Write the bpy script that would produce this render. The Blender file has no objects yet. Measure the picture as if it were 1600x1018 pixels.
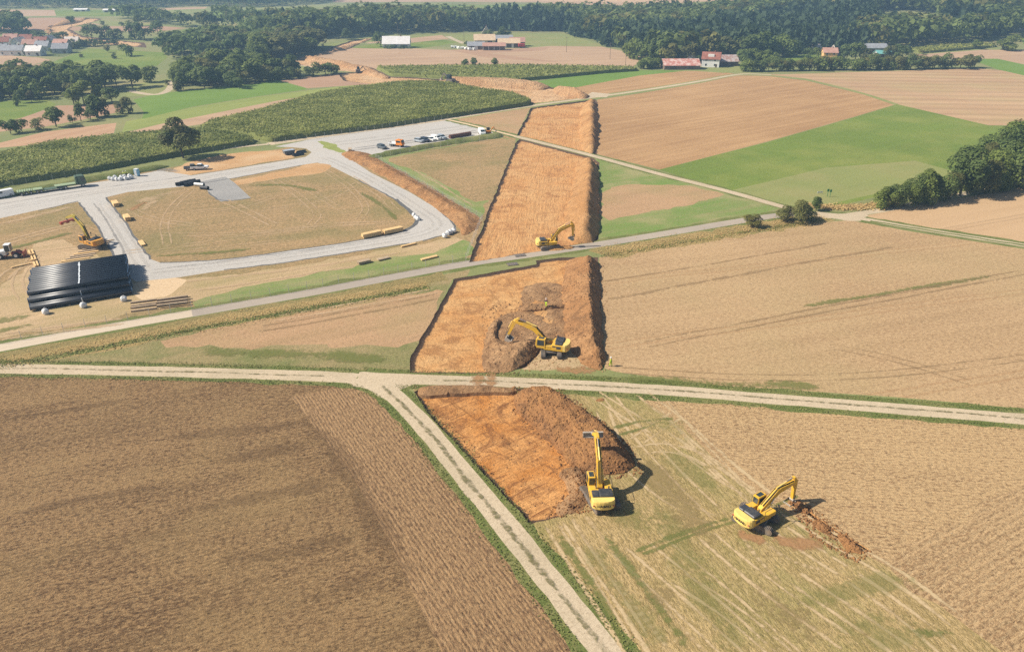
import bpy, math, random
import numpy as np
from mathutils import Vector, Matrix
from mathutils.geometry import delaunay_2d_cdt
random.seed(11); RNG = np.random.default_rng(11)
S = bpy.context.scene; COL = S.collection
# ---------------------------------------------------------------- camera, sky, sun, exposure
FPX, CX, CY, H = 1150.0, 800.0, 509.0, 61.0
TH = math.atan(569.0 / FPX)
cam = bpy.data.cameras.new('camera'); camo = bpy.data.objects.new('camera', cam); COL.objects.link(camo)
cam.sensor_width = 36; cam.lens = 36 * FPX / 1600; cam.clip_start = .5; cam.clip_end = 20000
camo.location = (0, 0, H); camo.rotation_euler = (math.pi / 2 - TH, 0, 0)
S.camera = camo
SUN_EL, SUN_DIR = math.radians(41), Vector((1, .10, 0)).normalized()      # direction the light travels on the ground
w = bpy.data.worlds.new('World'); S.world = w; w.use_nodes = True
wn = w.node_tree; bg = wn.nodes['Background']
sky = wn.nodes.new('ShaderNodeTexSky'); sky.sky_type = 'NISHITA'; sky.sun_disc = False
sky.sun_elevation = SUN_EL; sky.sun_rotation = math.atan2(-SUN_DIR.x, -SUN_DIR.y)
sky.dust_density = 1.5
wn.links.new(sky.outputs[0], bg.inputs[0]); bg.inputs[1].default_value = .065
sl = bpy.data.lights.new('sun', 'SUN'); sl.energy = 4.9; sl.angle = math.radians(.53); sl.color = (1, .92, .795)
so = bpy.data.objects.new('sun', sl); COL.objects.link(so)
ld = Vector((SUN_DIR.x * math.cos(SUN_EL), SUN_DIR.y * math.cos(SUN_EL), -math.sin(SUN_EL)))
so.rotation_euler = ld.to_track_quat('-Z', 'Y').to_euler(); so.location = (-200, -50, 300)
S.view_settings.view_transform = 'Standard'; S.view_settings.look = 'None'
S.view_settings.exposure = .60; S.view_settings.gamma = 1
S.cycles.use_denoising = False; S.cycles.max_bounces = 5; S.cycles.diffuse_bounces = 2; S.cycles.transparent_max_bounces = 16; S.cycles.volume_bounces = 0
# ---------------------------------------------------------------- terrain and pixel -> ground
def sstep(t):
    t = np.clip(t, 0, 1); return t * t * (3 - 2 * t)
def T(x, y):
    x = np.asarray(x, float); y = np.asarray(y, float)
    return 30 * sstep((y - 520) / 620) * (.25 + .75 * sstep((x - 20) / 420)) + 4 * sstep((y - 480) / 250) * np.sin(x / 130. + 1) * np.sin(y / 170.)
CT, ST = math.cos(TH), math.sin(TH)
def px(u, v):
    du, dv = (u - CX) / FPX, (v - CY) / FPX
    d = np.array([du, CT - dv * ST, -ST - dv * CT])
    if d[2] < -1e-4:
        t = H / -d[2]
        if t * d[1] < 470: return (t * d[0], t * d[1])
    t0, t1 = 380., 400.
    while t1 < 6000:
        p = d * t1
        if H + p[2] <= float(T(p[0], p[1])): break
        t0 = t1; t1 += 12
    for _ in range(24):
        m = (t0 + t1) / 2; p = d * m
        if H + p[2] <= float(T(p[0], p[1])): t1 = m
        else: t0 = m
    p = d * t1
    return (float(p[0]), float(p[1]))
def P3(u, v, dz=0):
    x, y = px(u, v); return Vector((x, y, float(T(x, y)) + dz))
def PX(pts): return np.array([px(*p) for p in pts])
def resample(a, step):
    a = np.asarray(a, float); out = []
    for i in range(len(a) - 1):
        n = max(1, int(np.hypot(*(a[i + 1] - a[i])) / step))
        for k in range(n): out.append(a[i] + (a[i + 1] - a[i]) * k / n)
    out.append(a[-1]); return np.array(out)
def smooth(a, it=2, closed=False):
    a = np.asarray(a, float)
    for _ in range(it):
        if closed:
            b = np.roll(a, -1, 0); a = np.stack([.75 * a + .25 * b, .25 * a + .75 * b], 1).reshape(-1, 2)
        else:
            q = .75 * a[:-1] + .25 * a[1:]; r = .25 * a[:-1] + .75 * a[1:]
            a = np.vstack([a[:1], np.stack([q, r], 1).reshape(-1, 2), a[-1:]])
    return a
def normals2(a):
    t = np.gradient(a, axis=0); t /= np.maximum(np.hypot(t[:, 0], t[:, 1])[:, None], 1e-9)
    return np.stack([-t[:, 1], t[:, 0]], 1)
def ribbon(c, wid):
    n = normals2(c); w_ = np.asarray(wid, float)
    w_ = w_[:, None] if w_.ndim else w_
    return np.vstack([c + n * w_ / 2, (c - n * w_ / 2)[::-1]])
def inside(p, poly):
    p = np.asarray(p, float); x, y = p[:, 0], p[:, 1]; r = np.zeros(len(p), bool)
    a = np.asarray(poly); b = np.roll(a, -1, 0)
    for (x1, y1), (x2, y2) in zip(a, b):
        if y1 == y2: continue
        r ^= ((y1 > y) != (y2 > y)) & (x < (x2 - x1) * (y - y1) / (y2 - y1) + x1)
    return r
def edist(p, line, closed=True):
    p = np.asarray(p, float); a = np.asarray(line); b = np.roll(a, -1, 0) if closed else a[1:]
    if not closed: a = a[:-1]
    best = np.full(len(p), 1e18)
    for s, e in zip(a, b):
        d = e - s; L = max(d @ d, 1e-12); t = np.clip(((p - s) @ d) / L, 0, 1)
        q = p - s - t[:, None] * d; best = np.minimum(best, (q * q).sum(1))
    return np.sqrt(best)
def vnoise(x, y, seed=0):                                    # value noise, -1..1
    x = np.asarray(x, float); y = np.asarray(y, float)
    xi, yi = np.floor(x).astype(np.int64), np.floor(y).astype(np.int64); fx, fy = sstep(x - xi), sstep(y - yi)
    def h(i, j):
        n = (i * 374761393 + j * 668265263 + seed * 974634777) & 0x7fffffff
        n = ((n ^ (n >> 13)) * 1274126177) & 0x7fffffff; n = n ^ (n >> 16)
        return (n & 0xffff) / 32767.5 - 1
    return (h(xi, yi) * (1 - fx) + h(xi + 1, yi) * fx) * (1 - fy) + (h(xi, yi + 1) * (1 - fx) + h(xi + 1, yi + 1) * fx) * fy
def fbm(x, y, o=4, seed=0):
    r = 0; a = 1
    for k in range(o): r = r + a * vnoise(x * 2 ** k + 17.3 * k, y * 2 ** k - 9.1 * k, seed + k); a *= .5
    return r / 1.9
# ---------------------------------------------------------------- objects
def mesh(name, v, f, mat=None, parent=None, smooth_=False, loc=None, attrs=None):
    me = bpy.data.meshes.new(name)
    if isinstance(f, np.ndarray):
        v = np.ascontiguousarray(v, np.float32); k = f.shape[1]
        me.vertices.add(len(v)); me.vertices.foreach_set('co', v.ravel())
        me.loops.add(f.size); me.loops.foreach_set('vertex_index', np.ascontiguousarray(f, np.int32).ravel())
        me.polygons.add(len(f)); me.polygons.foreach_set('loop_start', np.arange(0, f.size, k, dtype=np.int32))
        me.update(calc_edges=True)
    else: me.from_pydata([tuple(p) for p in v], [], [tuple(q) for q in f])
    if smooth_: me.polygons.foreach_set('use_smooth', np.ones(len(me.polygons), bool))
    for k, a in (attrs or {}).items():
        at = me.attributes.new(k, 'FLOAT', 'POINT'); at.data.foreach_set('value', np.asarray(a, np.float32))
    for m in (mat if isinstance(mat, (list, tuple)) else [mat] if mat else []): me.materials.append(m)
    o = bpy.data.objects.new(name, me); COL.objects.link(o)
    if parent is not None: o.parent = parent
    if loc is not None: o.location = loc
    return o
def tag(o, label, cat, group=None, kind=None):
    o['label'] = label; o['category'] = cat
    if group: o['group'] = group
    if kind: o['kind'] = kind
    return o
def struct(o): o['kind'] = 'structure'; return o
def stuff(o, label, cat): o['kind'] = 'stuff'; o['label'] = label; o['category'] = cat; return o
def empty(name, loc, rz=0, label=None, cat=None, group=None):
    o = bpy.data.objects.new(name, None); COL.objects.link(o); o.location = loc; o.rotation_euler = (0, 0, rz); o.empty_display_size = .5
    if label: tag(o, label, cat, group)
    return o
def dup(o, loc=None, rz=None, label=None, scale=None, parent=None, group=None):
    c = o.copy(); COL.objects.link(c)
    if parent is not None: c.parent = parent
    if loc is not None: c.location = loc
    if rz is not None: c.rotation_euler = (0, 0, rz)
    if scale is not None: c.scale = scale if hasattr(scale, '__len__') else (scale,) * 3
    if label: c['label'] = label
    if group: c['group'] = group
    for ch in list(KIDS.get(o.name, [])): dup(ch, parent=c)
    return c
KIDS = {}
def kids(o):                                                 # remember a prototype's children (fast lookup while copying)
    KIDS[o.name] = list(o.children)
    for c in o.children: kids(c)
    return o
class MB:                                                    # collects shapes into one mesh
    def __init__(s): s.v = []; s.f = []; s.M = Matrix()
    def add(s, v, f):
        b = len(s.v); s.v += [s.M @ Vector(p) for p in v]; s.f += [tuple(i + b for i in q) for q in f]; return s
    def box(s, x0, x1, y0, y1, z0, z1, bev=0):
        if bev: return s.prism([(x0 + bev, z0), (x1 - bev, z0), (x1, z0 + bev), (x1, z1 - bev), (x1 - bev, z1), (x0 + bev, z1), (x0, z1 - bev), (x0, z0 + bev)], y0, y1, bev)
        return s.add([(x, y, z) for z in (z0, z1) for y in (y0, y1) for x in (x0, x1)], [(0, 2, 3, 1), (4, 5, 7, 6), (0, 1, 5, 4), (2, 6, 7, 3), (0, 4, 6, 2), (1, 3, 7, 5)])
    def prism(s, prof, y0, y1, bev=0):                       # x,z profile (counter-clockwise) pushed along y, ends bevelled
        n = len(prof); cx = sum(p[0] for p in prof) / n; cz = sum(p[1] for p in prof) / n
        def sh(p):
            d = math.hypot(p[0] - cx, p[1] - cz) or 1; k = max(0, 1 - 1.2 * bev / d); return (cx + (p[0] - cx) * k, cz + (p[1] - cz) * k)
        rings = [(y0, [sh(p) for p in prof]), (y0 + bev, prof), (y1 - bev, prof), (y1, [sh(p) for p in prof])] if bev else [(y0, prof), (y1, prof)]
        v = [(p[0], y, p[1]) for y, r in rings for p in r]; f = []
        for k in range(len(rings) - 1):
            for i in range(n): j = (i + 1) % n; f.append((k * n + i, k * n + j, (k + 1) * n + j, (k + 1) * n + i))
        f.append(tuple(range(n - 1, -1, -1))[::-1]); f.append(tuple((len(rings) - 1) * n + i for i in range(n - 1, -1, -1)))
        return s.add(v, f)
    def zprism(s, poly, z0, z1):
        n = len(poly); return s.add([(p[0], p[1], z) for z in (z0, z1) for p in poly], [(i, (i + 1) % n, n + (i + 1) % n, n + i) for i in range(n)] + [tuple(range(n - 1, -1, -1)), tuple(range(n, 2 * n))])
    def tube(s, a, b, r0, r1=None, n=10, cap=True):
        a, b = Vector(a), Vector(b); r1 = r0 if r1 is None else r1; d = (b - a)
        if d.length < 1e-6: return s
        q = d.normalized().to_track_quat('Z', 'Y'); v = []
        for p, r in ((a, r0), (b, r1)):
            for i in range(n):
                t = 2 * math.pi * i / n; v.append(p + q @ Vector((r * math.cos(t), r * math.sin(t), 0)))
        f = [(i, (i + 1) % n, n + (i + 1) % n, n + i) for i in range(n)]
        if cap: f += [tuple(range(n - 1, -1, -1)), tuple(range(n, 2 * n))]
        return s.add(v, f)
    def cyl(s, c, r, y0, y1, n=16): return s.tube((c[0], y0, c[1]), (c[0], y1, c[1]), r, n=n)
    def bar(s, a, b, w_, h_):                                # box beam from a to b
        a, b = Vector(a), Vector(b); q = (b - a).normalized().to_track_quat('X', 'Z'); L = (b - a).length; M0 = s.M
        s.M = M0 @ Matrix.LocRotScale(a, q, None); s.box(0, L, -w_ / 2, w_ / 2, -h_ / 2, h_ / 2); s.M = M0; return s
    def ball(s, c, rx, ry, rz, n=10, m=7, jit=0):
        v, f = [], []
        for j in range(m + 1):
            ph = math.pi * j / m
            for i in range(n):
                t = 2 * math.pi * i / n; k = 1 + random.uniform(-jit, jit)
                v.append((c[0] + rx * k * math.sin(ph) * math.cos(t), c[1] + ry * k * math.sin(ph) * math.sin(t), c[2] + rz * k * math.cos(ph)))
        for j in range(m):
            for i in range(n): f.append((j * n + i, (j + 1) * n + i, (j + 1) * n + (i + 1) % n, j * n + (i + 1) % n))
        return s.add(v, f)
    def build(s, name, mat, parent=None, smooth_=False, loc=None):
        o = mesh(name, s.v, s.f, mat, parent, smooth_, loc)
        return o
# ---------------------------------------------------------------- materials
class NT:
    def __init__(s, name):
        s.m = bpy.data.materials.new(name); s.m.use_nodes = True; s.t = s.m.node_tree; s.b = s.t.nodes['Principled BSDF']; s.out = s.t.nodes['Material Output']
        s.b.inputs['Roughness'].default_value = .95; s.b.inputs['Specular IOR Level'].default_value = .15
    def n(s, typ, **kw):
        nd = s.t.nodes.new('ShaderNode' + typ)
        for k, v in kw.items(): setattr(nd, k, v)
        return nd
    def l(s, a, b): s.t.links.new(a, b)
    def put(s, sock, v):
        if hasattr(v, 'node'): s.l(v, sock)
        else: sock.default_value = v
    def math(s, op, a, b=0., c=0., clamp=False):
        nd = s.n('Math', operation=op, use_clamp=clamp)
        for i, v in enumerate((a, b, c)): s.put(nd.inputs[i], v)
        return nd.outputs[0]
    def mix(s, fac, a, b, blend='MIX'):
        nd = s.n('Mix', data_type='RGBA', blend_type=blend); s.put(nd.inputs[0], fac)
        for sock, v in ((nd.inputs[6], a), (nd.inputs[7], b)): s.put(sock, v if hasattr(v, 'node') else (*v[:3], 1))
        return nd.outputs[2]
    def pos(s):
        if not hasattr(s, '_p'): s._p = s.n('NewGeometry').outputs['Position']
        return s._p
    def map(s, scale=(1, 1, 1), rz=0, vec=None):
        nd = s.n('Mapping'); s.l(vec or s.pos(), nd.inputs[0]); nd.inputs['Scale'].default_value = scale; nd.inputs['Rotation'].default_value = (0, 0, rz); return nd.outputs[0]
    def noise(s, scale, detail=3, rough=.6, vec=None, dist=0):
        nd = s.n('TexNoise'); s.l(vec or s.pos(), nd.inputs[0]); nd.inputs['Scale'].default_value = scale; nd.inputs['Detail'].default_value = detail; nd.inputs['Roughness'].default_value = rough; nd.inputs['Distortion'].default_value = dist
        return nd.outputs[0]
    def ramp(s, v, lo, hi, a=0., b=1.):
        nd = s.n('MapRange', clamp=True); s.put(nd.inputs[0], v)
        for i, q in enumerate((lo, hi, a, b)): nd.inputs[i + 1].default_value = q
        return nd.outputs[0]
    def attr(s, name): return s.n('Attribute', attribute_name=name).outputs['Fac']
    def col(s, c): s.put(s.b.inputs['Base Color'], c if hasattr(c, 'node') else (*c[:3], 1)); return s
    def bump(s, h, dist=.1, strength=1):
        nd = s.n('Bump'); nd.inputs['Distance'].default_value = dist; nd.inputs['Strength'].default_value = strength; s.l(h, nd.inputs['Height']); s.l(nd.outputs[0], s.b.inputs['Normal']); return s
def rowang(a, b):                                            # ground direction from pixel a to pixel b
    p, q = px(*a), px(*b); return math.atan2(q[1] - p[1], q[0] - p[0])
def field_mat(name, c, ang=0., c2=None, streak=.5, sw=2.5, grain=.5, gs=1.6, patch=None, pamt=.5, ps=.03, tram=0, trc=None, rows=0, rowsp=.8, bump=.12, fine=5., green=None, speck=0., straw=(.62, .47, .27)):
    """c: main colour, c2: its darker or paler companion; streaks run along ang; patch/green: colour of broad blotches; tram: wheel-track spacing in metres"""
    N = NT(name); rp = N.map((1, 1, 1), -ang)
    wob = N.noise(.05, 1); sx = N.n('SeparateXYZ'); N.l(rp, sx.inputs[0])
    st = N.noise(1, 3, .6, vec=N.map((.03 / sw * 2, 1 / sw, 1), 0, rp))
    st2 = N.noise(1, 2, .5, vec=N.map((.35 / sw * .5, 3.2 / sw, 1), 0, rp))
    g = N.noise(gs, 5, .86); g2 = N.noise(fine, 2, .7, vec=N.map((.3, 1, 1), 0, rp))
    c2 = c2 or tuple(x * .62 for x in c)
    big = N.noise(.018, 3, .6)
    f = N.math('ADD', N.math('MULTIPLY', N.ramp(st, .3, .7), streak), N.math('MULTIPLY', N.ramp(st2, .32, .68), streak * .6))
    f = N.math('ADD', f, N.math('MULTIPLY', N.ramp(big, .35, .65, -.5, .5), .5))
    f = N.math('ADD', f, N.math('MULTIPLY', N.ramp(g, .4, .6, -1, 1), grain * .6))
    f = N.math('ADD', f, N.math('MULTIPLY', N.ramp(g2, .34, .66, -1, 1), grain * .75), clamp=True)
    col = N.mix(f, c, c2)
    if patch:
        pm = N.math('ADD', N.ramp(N.noise(ps, 4, .6), .46, .66), N.math('MULTIPLY', N.ramp(st, .5, .75), .35), clamp=True)
        col = N.mix(N.math('MULTIPLY', pm, pamt), col, patch)
    if green:
        gm = N.ramp(N.noise(ps * 2.3, 5, .65, vec=N.map((.5, 1, 1), 0, rp)), .52, .68); col = N.mix(N.math('MULTIPLY', gm, .7), col, green)
    if tram:
        yy = N.math('ADD', sx.outputs[1], N.math('MULTIPLY', wob, 2.)); pp = N.math('PINGPONG', yy, tram / 2.)
        tm = N.math('LESS_THAN', N.math('ABSOLUTE', N.math('SUBTRACT', pp, .95)), .28)
        col = N.mix(N.math('MULTIPLY', tm, N.ramp(g, .3, .6, .15, .55)), col, trc or tuple(x * .6 for x in c))
    if speck:  # dark specks paint in shadows of clods and straw; pale ones are straw
        sp_ = N.noise(2.6, 3, .75, vec=N.map((.55, 1, 1), .4, rp)); sq = N.noise(3.4, 3, .75, vec=N.map((.45, 1, 1), -.3, rp))
        col = N.mix(N.math('MULTIPLY', N.ramp(sp_, .54, .66), speck), col, tuple(x * .3 for x in c2)); col = N.mix(N.math('MULTIPLY', N.ramp(sq, .55, .68), speck * .8), col, straw)
    h = N.math('ADD', g, N.math('MULTIPLY', g2, .6))
    if rows:
        rw = N.math('SINE', N.math('MULTIPLY', N.math('ADD', sx.outputs[1], N.math('MULTIPLY', N.noise(.3, 2), .4)), 2 * math.pi / rowsp))
        col = N.mix(N.ramp(rw, -.2, 1., 0, rows), col, tuple(x * .45 for x in c)); h = N.math('ADD', h, N.math('MULTIPLY', rw, .5 * rows))
    N.col(col).bump(h, bump, .9)
    return N.m
def plain(name, c, rough=.6, metal=0, var=.12, spec=.3, bump=0, vs=1.5):
    N = NT(name); f = N.ramp(N.noise(vs, 4, .65), .3, .7)
    N.col(N.mix(f, tuple(x * (1 - var) for x in c), tuple(min(1, x * (1 + var)) for x in c)))
    N.b.inputs['Roughness'].default_value = rough; N.b.inputs['Metallic'].default_value = metal; N.b.inputs['Specular IOR Level'].default_value = spec
    if bump: N.bump(N.noise(6, 4), bump)
    return N.m
# ---------------------------------------------------------------- ground materials
A1 = rowang((0, 790), (480, 690)); A2 = rowang((560, 680), (800, 1018)); AR = rowang((940, 500), (1600, 420)); AM = rowang((860, 850), (960, 1018))
AQ = rowang((940, 230), (1340, 160)); AT = rowang((1250, 135), (1600, 140)); AC = rowang((0, 520), (480, 430)); AN = rowang((1000, 640), (1600, 660)); AK = rowang((1300, 900), (1600, 740))
SOILD = (.115, .068, .04); TAN = (.44, .285, .15); GRN = (.12, .185, .042)
M = {}
M['plough'] = field_mat('ploughed_stubble', (.34, .21, .098), A1, (.14, .08, .038), streak=.7, sw=5, grain=.95, gs=1.9, fine=3.4, patch=(.36, .235, .105), pamt=.6, ps=.05, rows=.12, rowsp=.62, bump=.4, speck=.75, straw=(.42, .30, .155))
M['headland'] = field_mat('ploughed_headland', (.365, .225, .11), A2, (.19, .11, .056), streak=.35, sw=2.5, grain=.95, gs=1.6, fine=3, rows=.16, rowsp=.5, bump=.35, speck=.65, straw=(.44, .31, .17))
M['stubble'] = field_mat('cereal_stubble', (.46, .31, .165), AR, (.325, .205, .105), streak=.5, sw=6, grain=.75, gs=1.6, fine=3, patch=(.37, .29, .14), pamt=.3, ps=.03, tram=27, trc=(.33, .19, .09), bump=.15, speck=.4)
M['stubble_r'] = field_mat('cereal_stubble_pale', (.49, .33, .185), AR + .15, (.38, .245, .13), streak=.45, sw=6, grain=.5, tram=24, bump=.08)
M['stubble_n'] = field_mat('stubble_near', (.52, .35, .175), AN, (.29, .175, .085), streak=.4, sw=2, grain=1., gs=1.9, fine=3.6, rows=.16, rowsp=.6, bump=.25, speck=.6)
M['stubble_k'] = field_mat('stubble_turned', (.50, .335, .17), AK, (.29, .175, .085), streak=.5, sw=2.5, grain=.95, gs=1.9, fine=3.6, rows=.25, rowsp=.95, bump=.25, speck=.6)
M['tan_q'] = field_mat('harrowed_field', (.47, .29, .14), AQ, (.33, .19, .088), streak=.7, sw=5, grain=.4, gs=.9, tram=0, rows=.12, rowsp=4.5, bump=.15)
M['tan_t'] = field_mat('stubble_striped', (.50, .335, .19), AT, (.40, .25, .14), streak=.8, sw=9, grain=.3, gs=.7, rows=.3, rowsp=13, patch=(.40, .33, .15), pamt=.4, bump=.1)
M['tan_far'] = field_mat('far_stubble', (.46, .31, .19), .25, (.37, .24, .15), streak=.5, sw=14, grain=.2, gs=.4, fine=1.5, rows=.1, rowsp=18, bump=.05)
M['tan_far2'] = field_mat('far_harrowed', (.40, .25, .155), -.1, (.33, .2, .125), streak=.5, sw=12, grain=.2, gs=.4, fine=1.5, bump=.05)
M['furrow'] = field_mat('striped_stubble', (.45, .28, .165), rowang((20, 218), (110, 198)), (.37, .22, .13), streak=.5, sw=4, grain=.25, tram=9, trc=(.58, .43, .26), bump=.05)
M['grass'] = field_mat('meadow_green', (.168, .225, .04), AQ, (.12, .17, .033), streak=.5, sw=7, grain=.5, gs=1.2, patch=(.23, .25, .06), pamt=.8, ps=.03, bump=.2, speck=.25, straw=(.26, .29, .085))
M['grass_b'] = field_mat('meadow_bright', (.15, .235, .04), AC, (.115, .185, .034), streak=.4, sw=6, grain=.35, patch=(.19, .26, .06), pamt=.4, bump=.1)
M['grass_y'] = field_mat('meadow_yellow', (.28, .30, .085), rowang((220, 190), (600, 135)), (.2, .235, .06), streak=.6, sw=5, grain=.3, rows=.08, rowsp=6, bump=.1)
M['grass_p'] = field_mat('meadow_pale', (.24, .255, .085), AQ, (.185, .21, .065), streak=.4, sw=5, grain=.4, patch=(.3, .255, .11), pamt=.5, bump=.1)
M['base'] = field_mat('rough_grassland', (.21, .225, .085), .3, (.15, .17, .06), streak=.4, sw=12, grain=.4, gs=.5, patch=(.31, .25, .12), pamt=.6, ps=.02, bump=.1)
M['rough'] = field_mat('rough_pasture', (.34, .25, .125), AC, (.24, .20, .085), streak=.5, sw=4, grain=.5, patch=(.13, .165, .045), pamt=.9, ps=.035, bump=.2, speck=.4)
M['brown_l'] = field_mat('brown_field', (.44, .275, .15), AC, (.32, .2, .105), streak=.5, sw=5, grain=.5, patch=(.29, .235, .1), pamt=.5, ps=.04, tram=0, bump=.15, speck=.4)
M['mown'] = field_mat('mown_meadow', (.47, .335, .155), AM, (.31, .22, .09), streak=.7, sw=1.6, grain=.9, gs=1.6, fine=3.4, patch=(.185, .19, .05), pamt=.35, ps=.055, bump=.25, green=(.25, .23, .075), speck=.5)
M['yard'] = field_mat('compound_field', (.39, .255, .125), AC - .1, (.235, .165, .075), streak=.5, sw=2.2, grain=.9, gs=1.2, fine=2.4, patch=(.18, .165, .06), pamt=.6, ps=.05, bump=.2, speck=.55)
M['yard_pale'] = field_mat('compound_field_pale', (.5, .35, .205), AC, (.36, .26, .135), streak=.6, sw=2, grain=.5, patch=(.3, .25, .105), pamt=.5, ps=.05, bump=.15)
M['patch_g'] = field_mat('young_grass', (.15, .235, .05), AC, (.22, .225, .085), streak=.6, sw=2.5, grain=.6, patch=(.36, .29, .15), pamt=.6, ps=.06, bump=.15)
M['verge'] = field_mat('verge_grass', (.125, .155, .04), .2, (.19, .175, .065), streak=.2, sw=2, grain=.8, gs=1.2, patch=(.3, .26, .11), pamt=.5, ps=.15, bump=.25)
M['dry'] = field_mat('dry_grass', (.38, .27, .115), AC, (.27, .2, .08), streak=.3, sw=2, grain=.7, gs=1.2, patch=(.2, .19, .06), pamt=.5, ps=.12, bump=.3)
M['olive'] = field_mat('mown_bank', (.29, .225, .09), AC, (.16, .13, .05), streak=.2, sw=2, grain=.9, gs=.9, bump=.35)
M['garden'] = field_mat('garden_green', (.11, .14, .05), 0, (.07, .09, .03), streak=.2, grain=.6, patch=(.2, .2, .09), bump=.2)
M['track'] = field_mat('pale_gravel', (.52, .42, .29), AC, (.38, .295, .195), streak=.3, sw=1, grain=.7, gs=2, fine=6, patch=(.38, .31, .2), pamt=.5, ps=.12, bump=.08)
M['track_g'] = field_mat('track_grass_strip', (.16, .145, .062), A2, (.085, .085, .032), streak=.2, sw=1, grain=1.2, gs=2, fine=4, patch=(.46, .38, .27), pamt=.9, ps=.3, bump=.2)
M['tarmac'] = field_mat('worn_asphalt', (.37, .315, .26), AC, (.29, .245, .2), streak=.5, sw=.7, grain=.25, gs=2.5, fine=8, patch=(.43, .36, .27), pamt=.45, ps=.05, bump=.03)
M['concrete'] = field_mat('concrete_road', (.54, .45, .34), AC, (.46, .37, .27), streak=.4, sw=.7, grain=.25, gs=2.5, bump=.03)
M['gravel'] = field_mat('crushed_stone', (.47, .44, .40), AC, (.38, .355, .32), streak=.45, sw=1.2, grain=.6, gs=1.6, fine=4, patch=(.46, .415, .36), pamt=.6, ps=.05, bump=.1)
M['gravel2'] = field_mat('crushed_stone_side', (.47, .44, .40), rowang((160, 330), (230, 410)), (.38, .355, .32), streak=.45, sw=1.2, grain=.6, gs=1.6, fine=4, patch=(.46, .415, .36), pamt=.5, ps=.05, bump=.1)
M['gravel_d'] = field_mat('grey_chippings', (.30, .285, .265), rowang((340, 280), (380, 310)), (.2, .2, .2), streak=.3, sw=2, grain=.6, gs=1.6, fine=5, patch=(.38, .36, .33), pamt=.5, bump=.12)
M['orange_dirt'] = field_mat('bare_orange_dirt', (.50, .29, .13), AC, (.36, .215, .1), streak=.5, sw=2, grain=.5, patch=(.55, .38, .215), pamt=.7, ps=.06, bump=.15)
M['sand'] = field_mat('pale_sand', (.62, .465, .295), AC, (.5, .35, .2), streak=.3, sw=2, grain=.45, bump=.1)
# ---------------------------------------------------------------- fields, roads and tracks, traced on the ground
L = []
def F(name, mat, pts, sm=0, world=False, den=None):
    a = np.asarray(pts, float) if world else PX(pts)
    if sm:
        a = smooth(a, sm, True); a = resample(np.vstack([a, a[:1]]), 1.2)[:-1]; x_, y_ = a[:, 0], a[:, 1]
        a = a + np.stack([1.3 * vnoise(x_ / 6, y_ / 6, 41) + .7 * vnoise(x_ / 2.2, y_ / 2.2, 42), 1.3 * vnoise(x_ / 6, y_ / 6, 43) + .7 * vnoise(x_ / 2.2, y_ / 2.2, 44)], 1)
    L.append((name, mat, a))
def R(name, mat, pts, wid, sm=2, jit=0., seed=1, step=1.5):
    c = smooth(PX(pts), sm); c = resample(c, step)
    if jit: c = c + normals2(c) * (jit * vnoise(np.arange(len(c)) * step * .45, np.zeros(len(c)), seed))[:, None]
    L.append((name, mat, ribbon(c, wid if not jit else wid * (1 + min(.35, jit / 2) * (vnoise(np.arange(len(c)) * step * .4, np.ones(len(c)), seed) + vnoise(np.arange(len(c)) * step * 1.1, np.ones(len(c)), seed + 9))))))
    return c
# far left
F('stubble_field', 'tan_far', [(-260, 26), (-260, 15), (0, 15), (85, 16), (90, 25), (0, 26)])
F('meadow', 'grass', [(85, 17), (260, 13), (330, 18), (250, 25), (160, 26), (88, 25)])
F('harrowed_field', 'tan_far2', [(-260, 28), (0, 28), (133, 28), (124, 35), (100, 38), (78, 41), (70, 50), (46, 47), (-260, 50)])
F('stubble_field', 'tan_far', [(155, 31), (245, 37), (252, 41), (135, 39)])
F('meadow', 'grass_p', [(135, 35), (155, 31), (248, 38), (250, 41), (170, 40)])
F('harrowed_field', 'tan_far2', [(105, 42), (250, 41), (292, 44), (240, 50), (110, 48)])
F('meadow', 'grass', [(262, 52), (300, 44), (440, 47), (440, 62), (330, 62)])
F('meadow', 'grass_p', [(225, 18), (320, 12), (332, 17), (275, 24)]); F('meadow', 'grass', [(330, 18), (400, 14), (440, 14), (400, 32), (330, 29)])
F('stubble_field', 'tan_far', [(225, 14), (325, 11), (320, 14), (226, 17)])
F('meadow', 'grass_p', [(380, 14), (560, 6), (700, 5), (700, 12), (500, 13), (470, 20)]); F('stubble_field', 'tan_far', [(520, 4), (700, 3), (850, 4), (1000, 7), (1060, 6), (1090, 3), (1200, 1), (1240, -6), (520, -3)])
F('meadow', 'grass', [(620, 8), (900, 7), (1000, 10), (700, 13)])
F('stubble_field', 'tan_far', [(830, 3), (930, 4), (1040, 8), (990, 9), (880, 7)])
F('meadow', 'grass_p', [(1360, 20), (1400, 17), (1450, 21), (1470, 27), (1470, 55), (1360, 52)])
F('village_gardens', 'garden', [(-260, 60), (0, 60), (130, 66), (137, 75), (100, 89), (0, 87), (-260, 90)])
F('stubble_field', 'tan_far', [(-260, 90), (0, 86), (60, 90), (80, 94), (40, 104), (0, 108), (-260, 112)])
F('stubble_field', 'tan_far2', [(45, 103), (75, 97), (92, 100), (75, 119), (40, 113)])
F('meadow', 'grass', [(78, 99), (100, 90), (140, 76), (255, 82), (262, 90), (245, 103), (180, 109), (110, 101)])
F('meadow', 'grass', [(-260, 165), (0, 158), (75, 157), (88, 163), (40, 183), (0, 191), (-260, 200)])
F('harrowed_field', 'tan_far2', [(-200, 210), (0, 195), (40, 182), (90, 165), (192, 163), (186, 175), (130, 187), (70, 198), (0, 206), (-200, 228)])
F('dry_meadow', 'grass_p', [(180, 138), (270, 121), (270, 143), (245, 150), (200, 150)])
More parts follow.
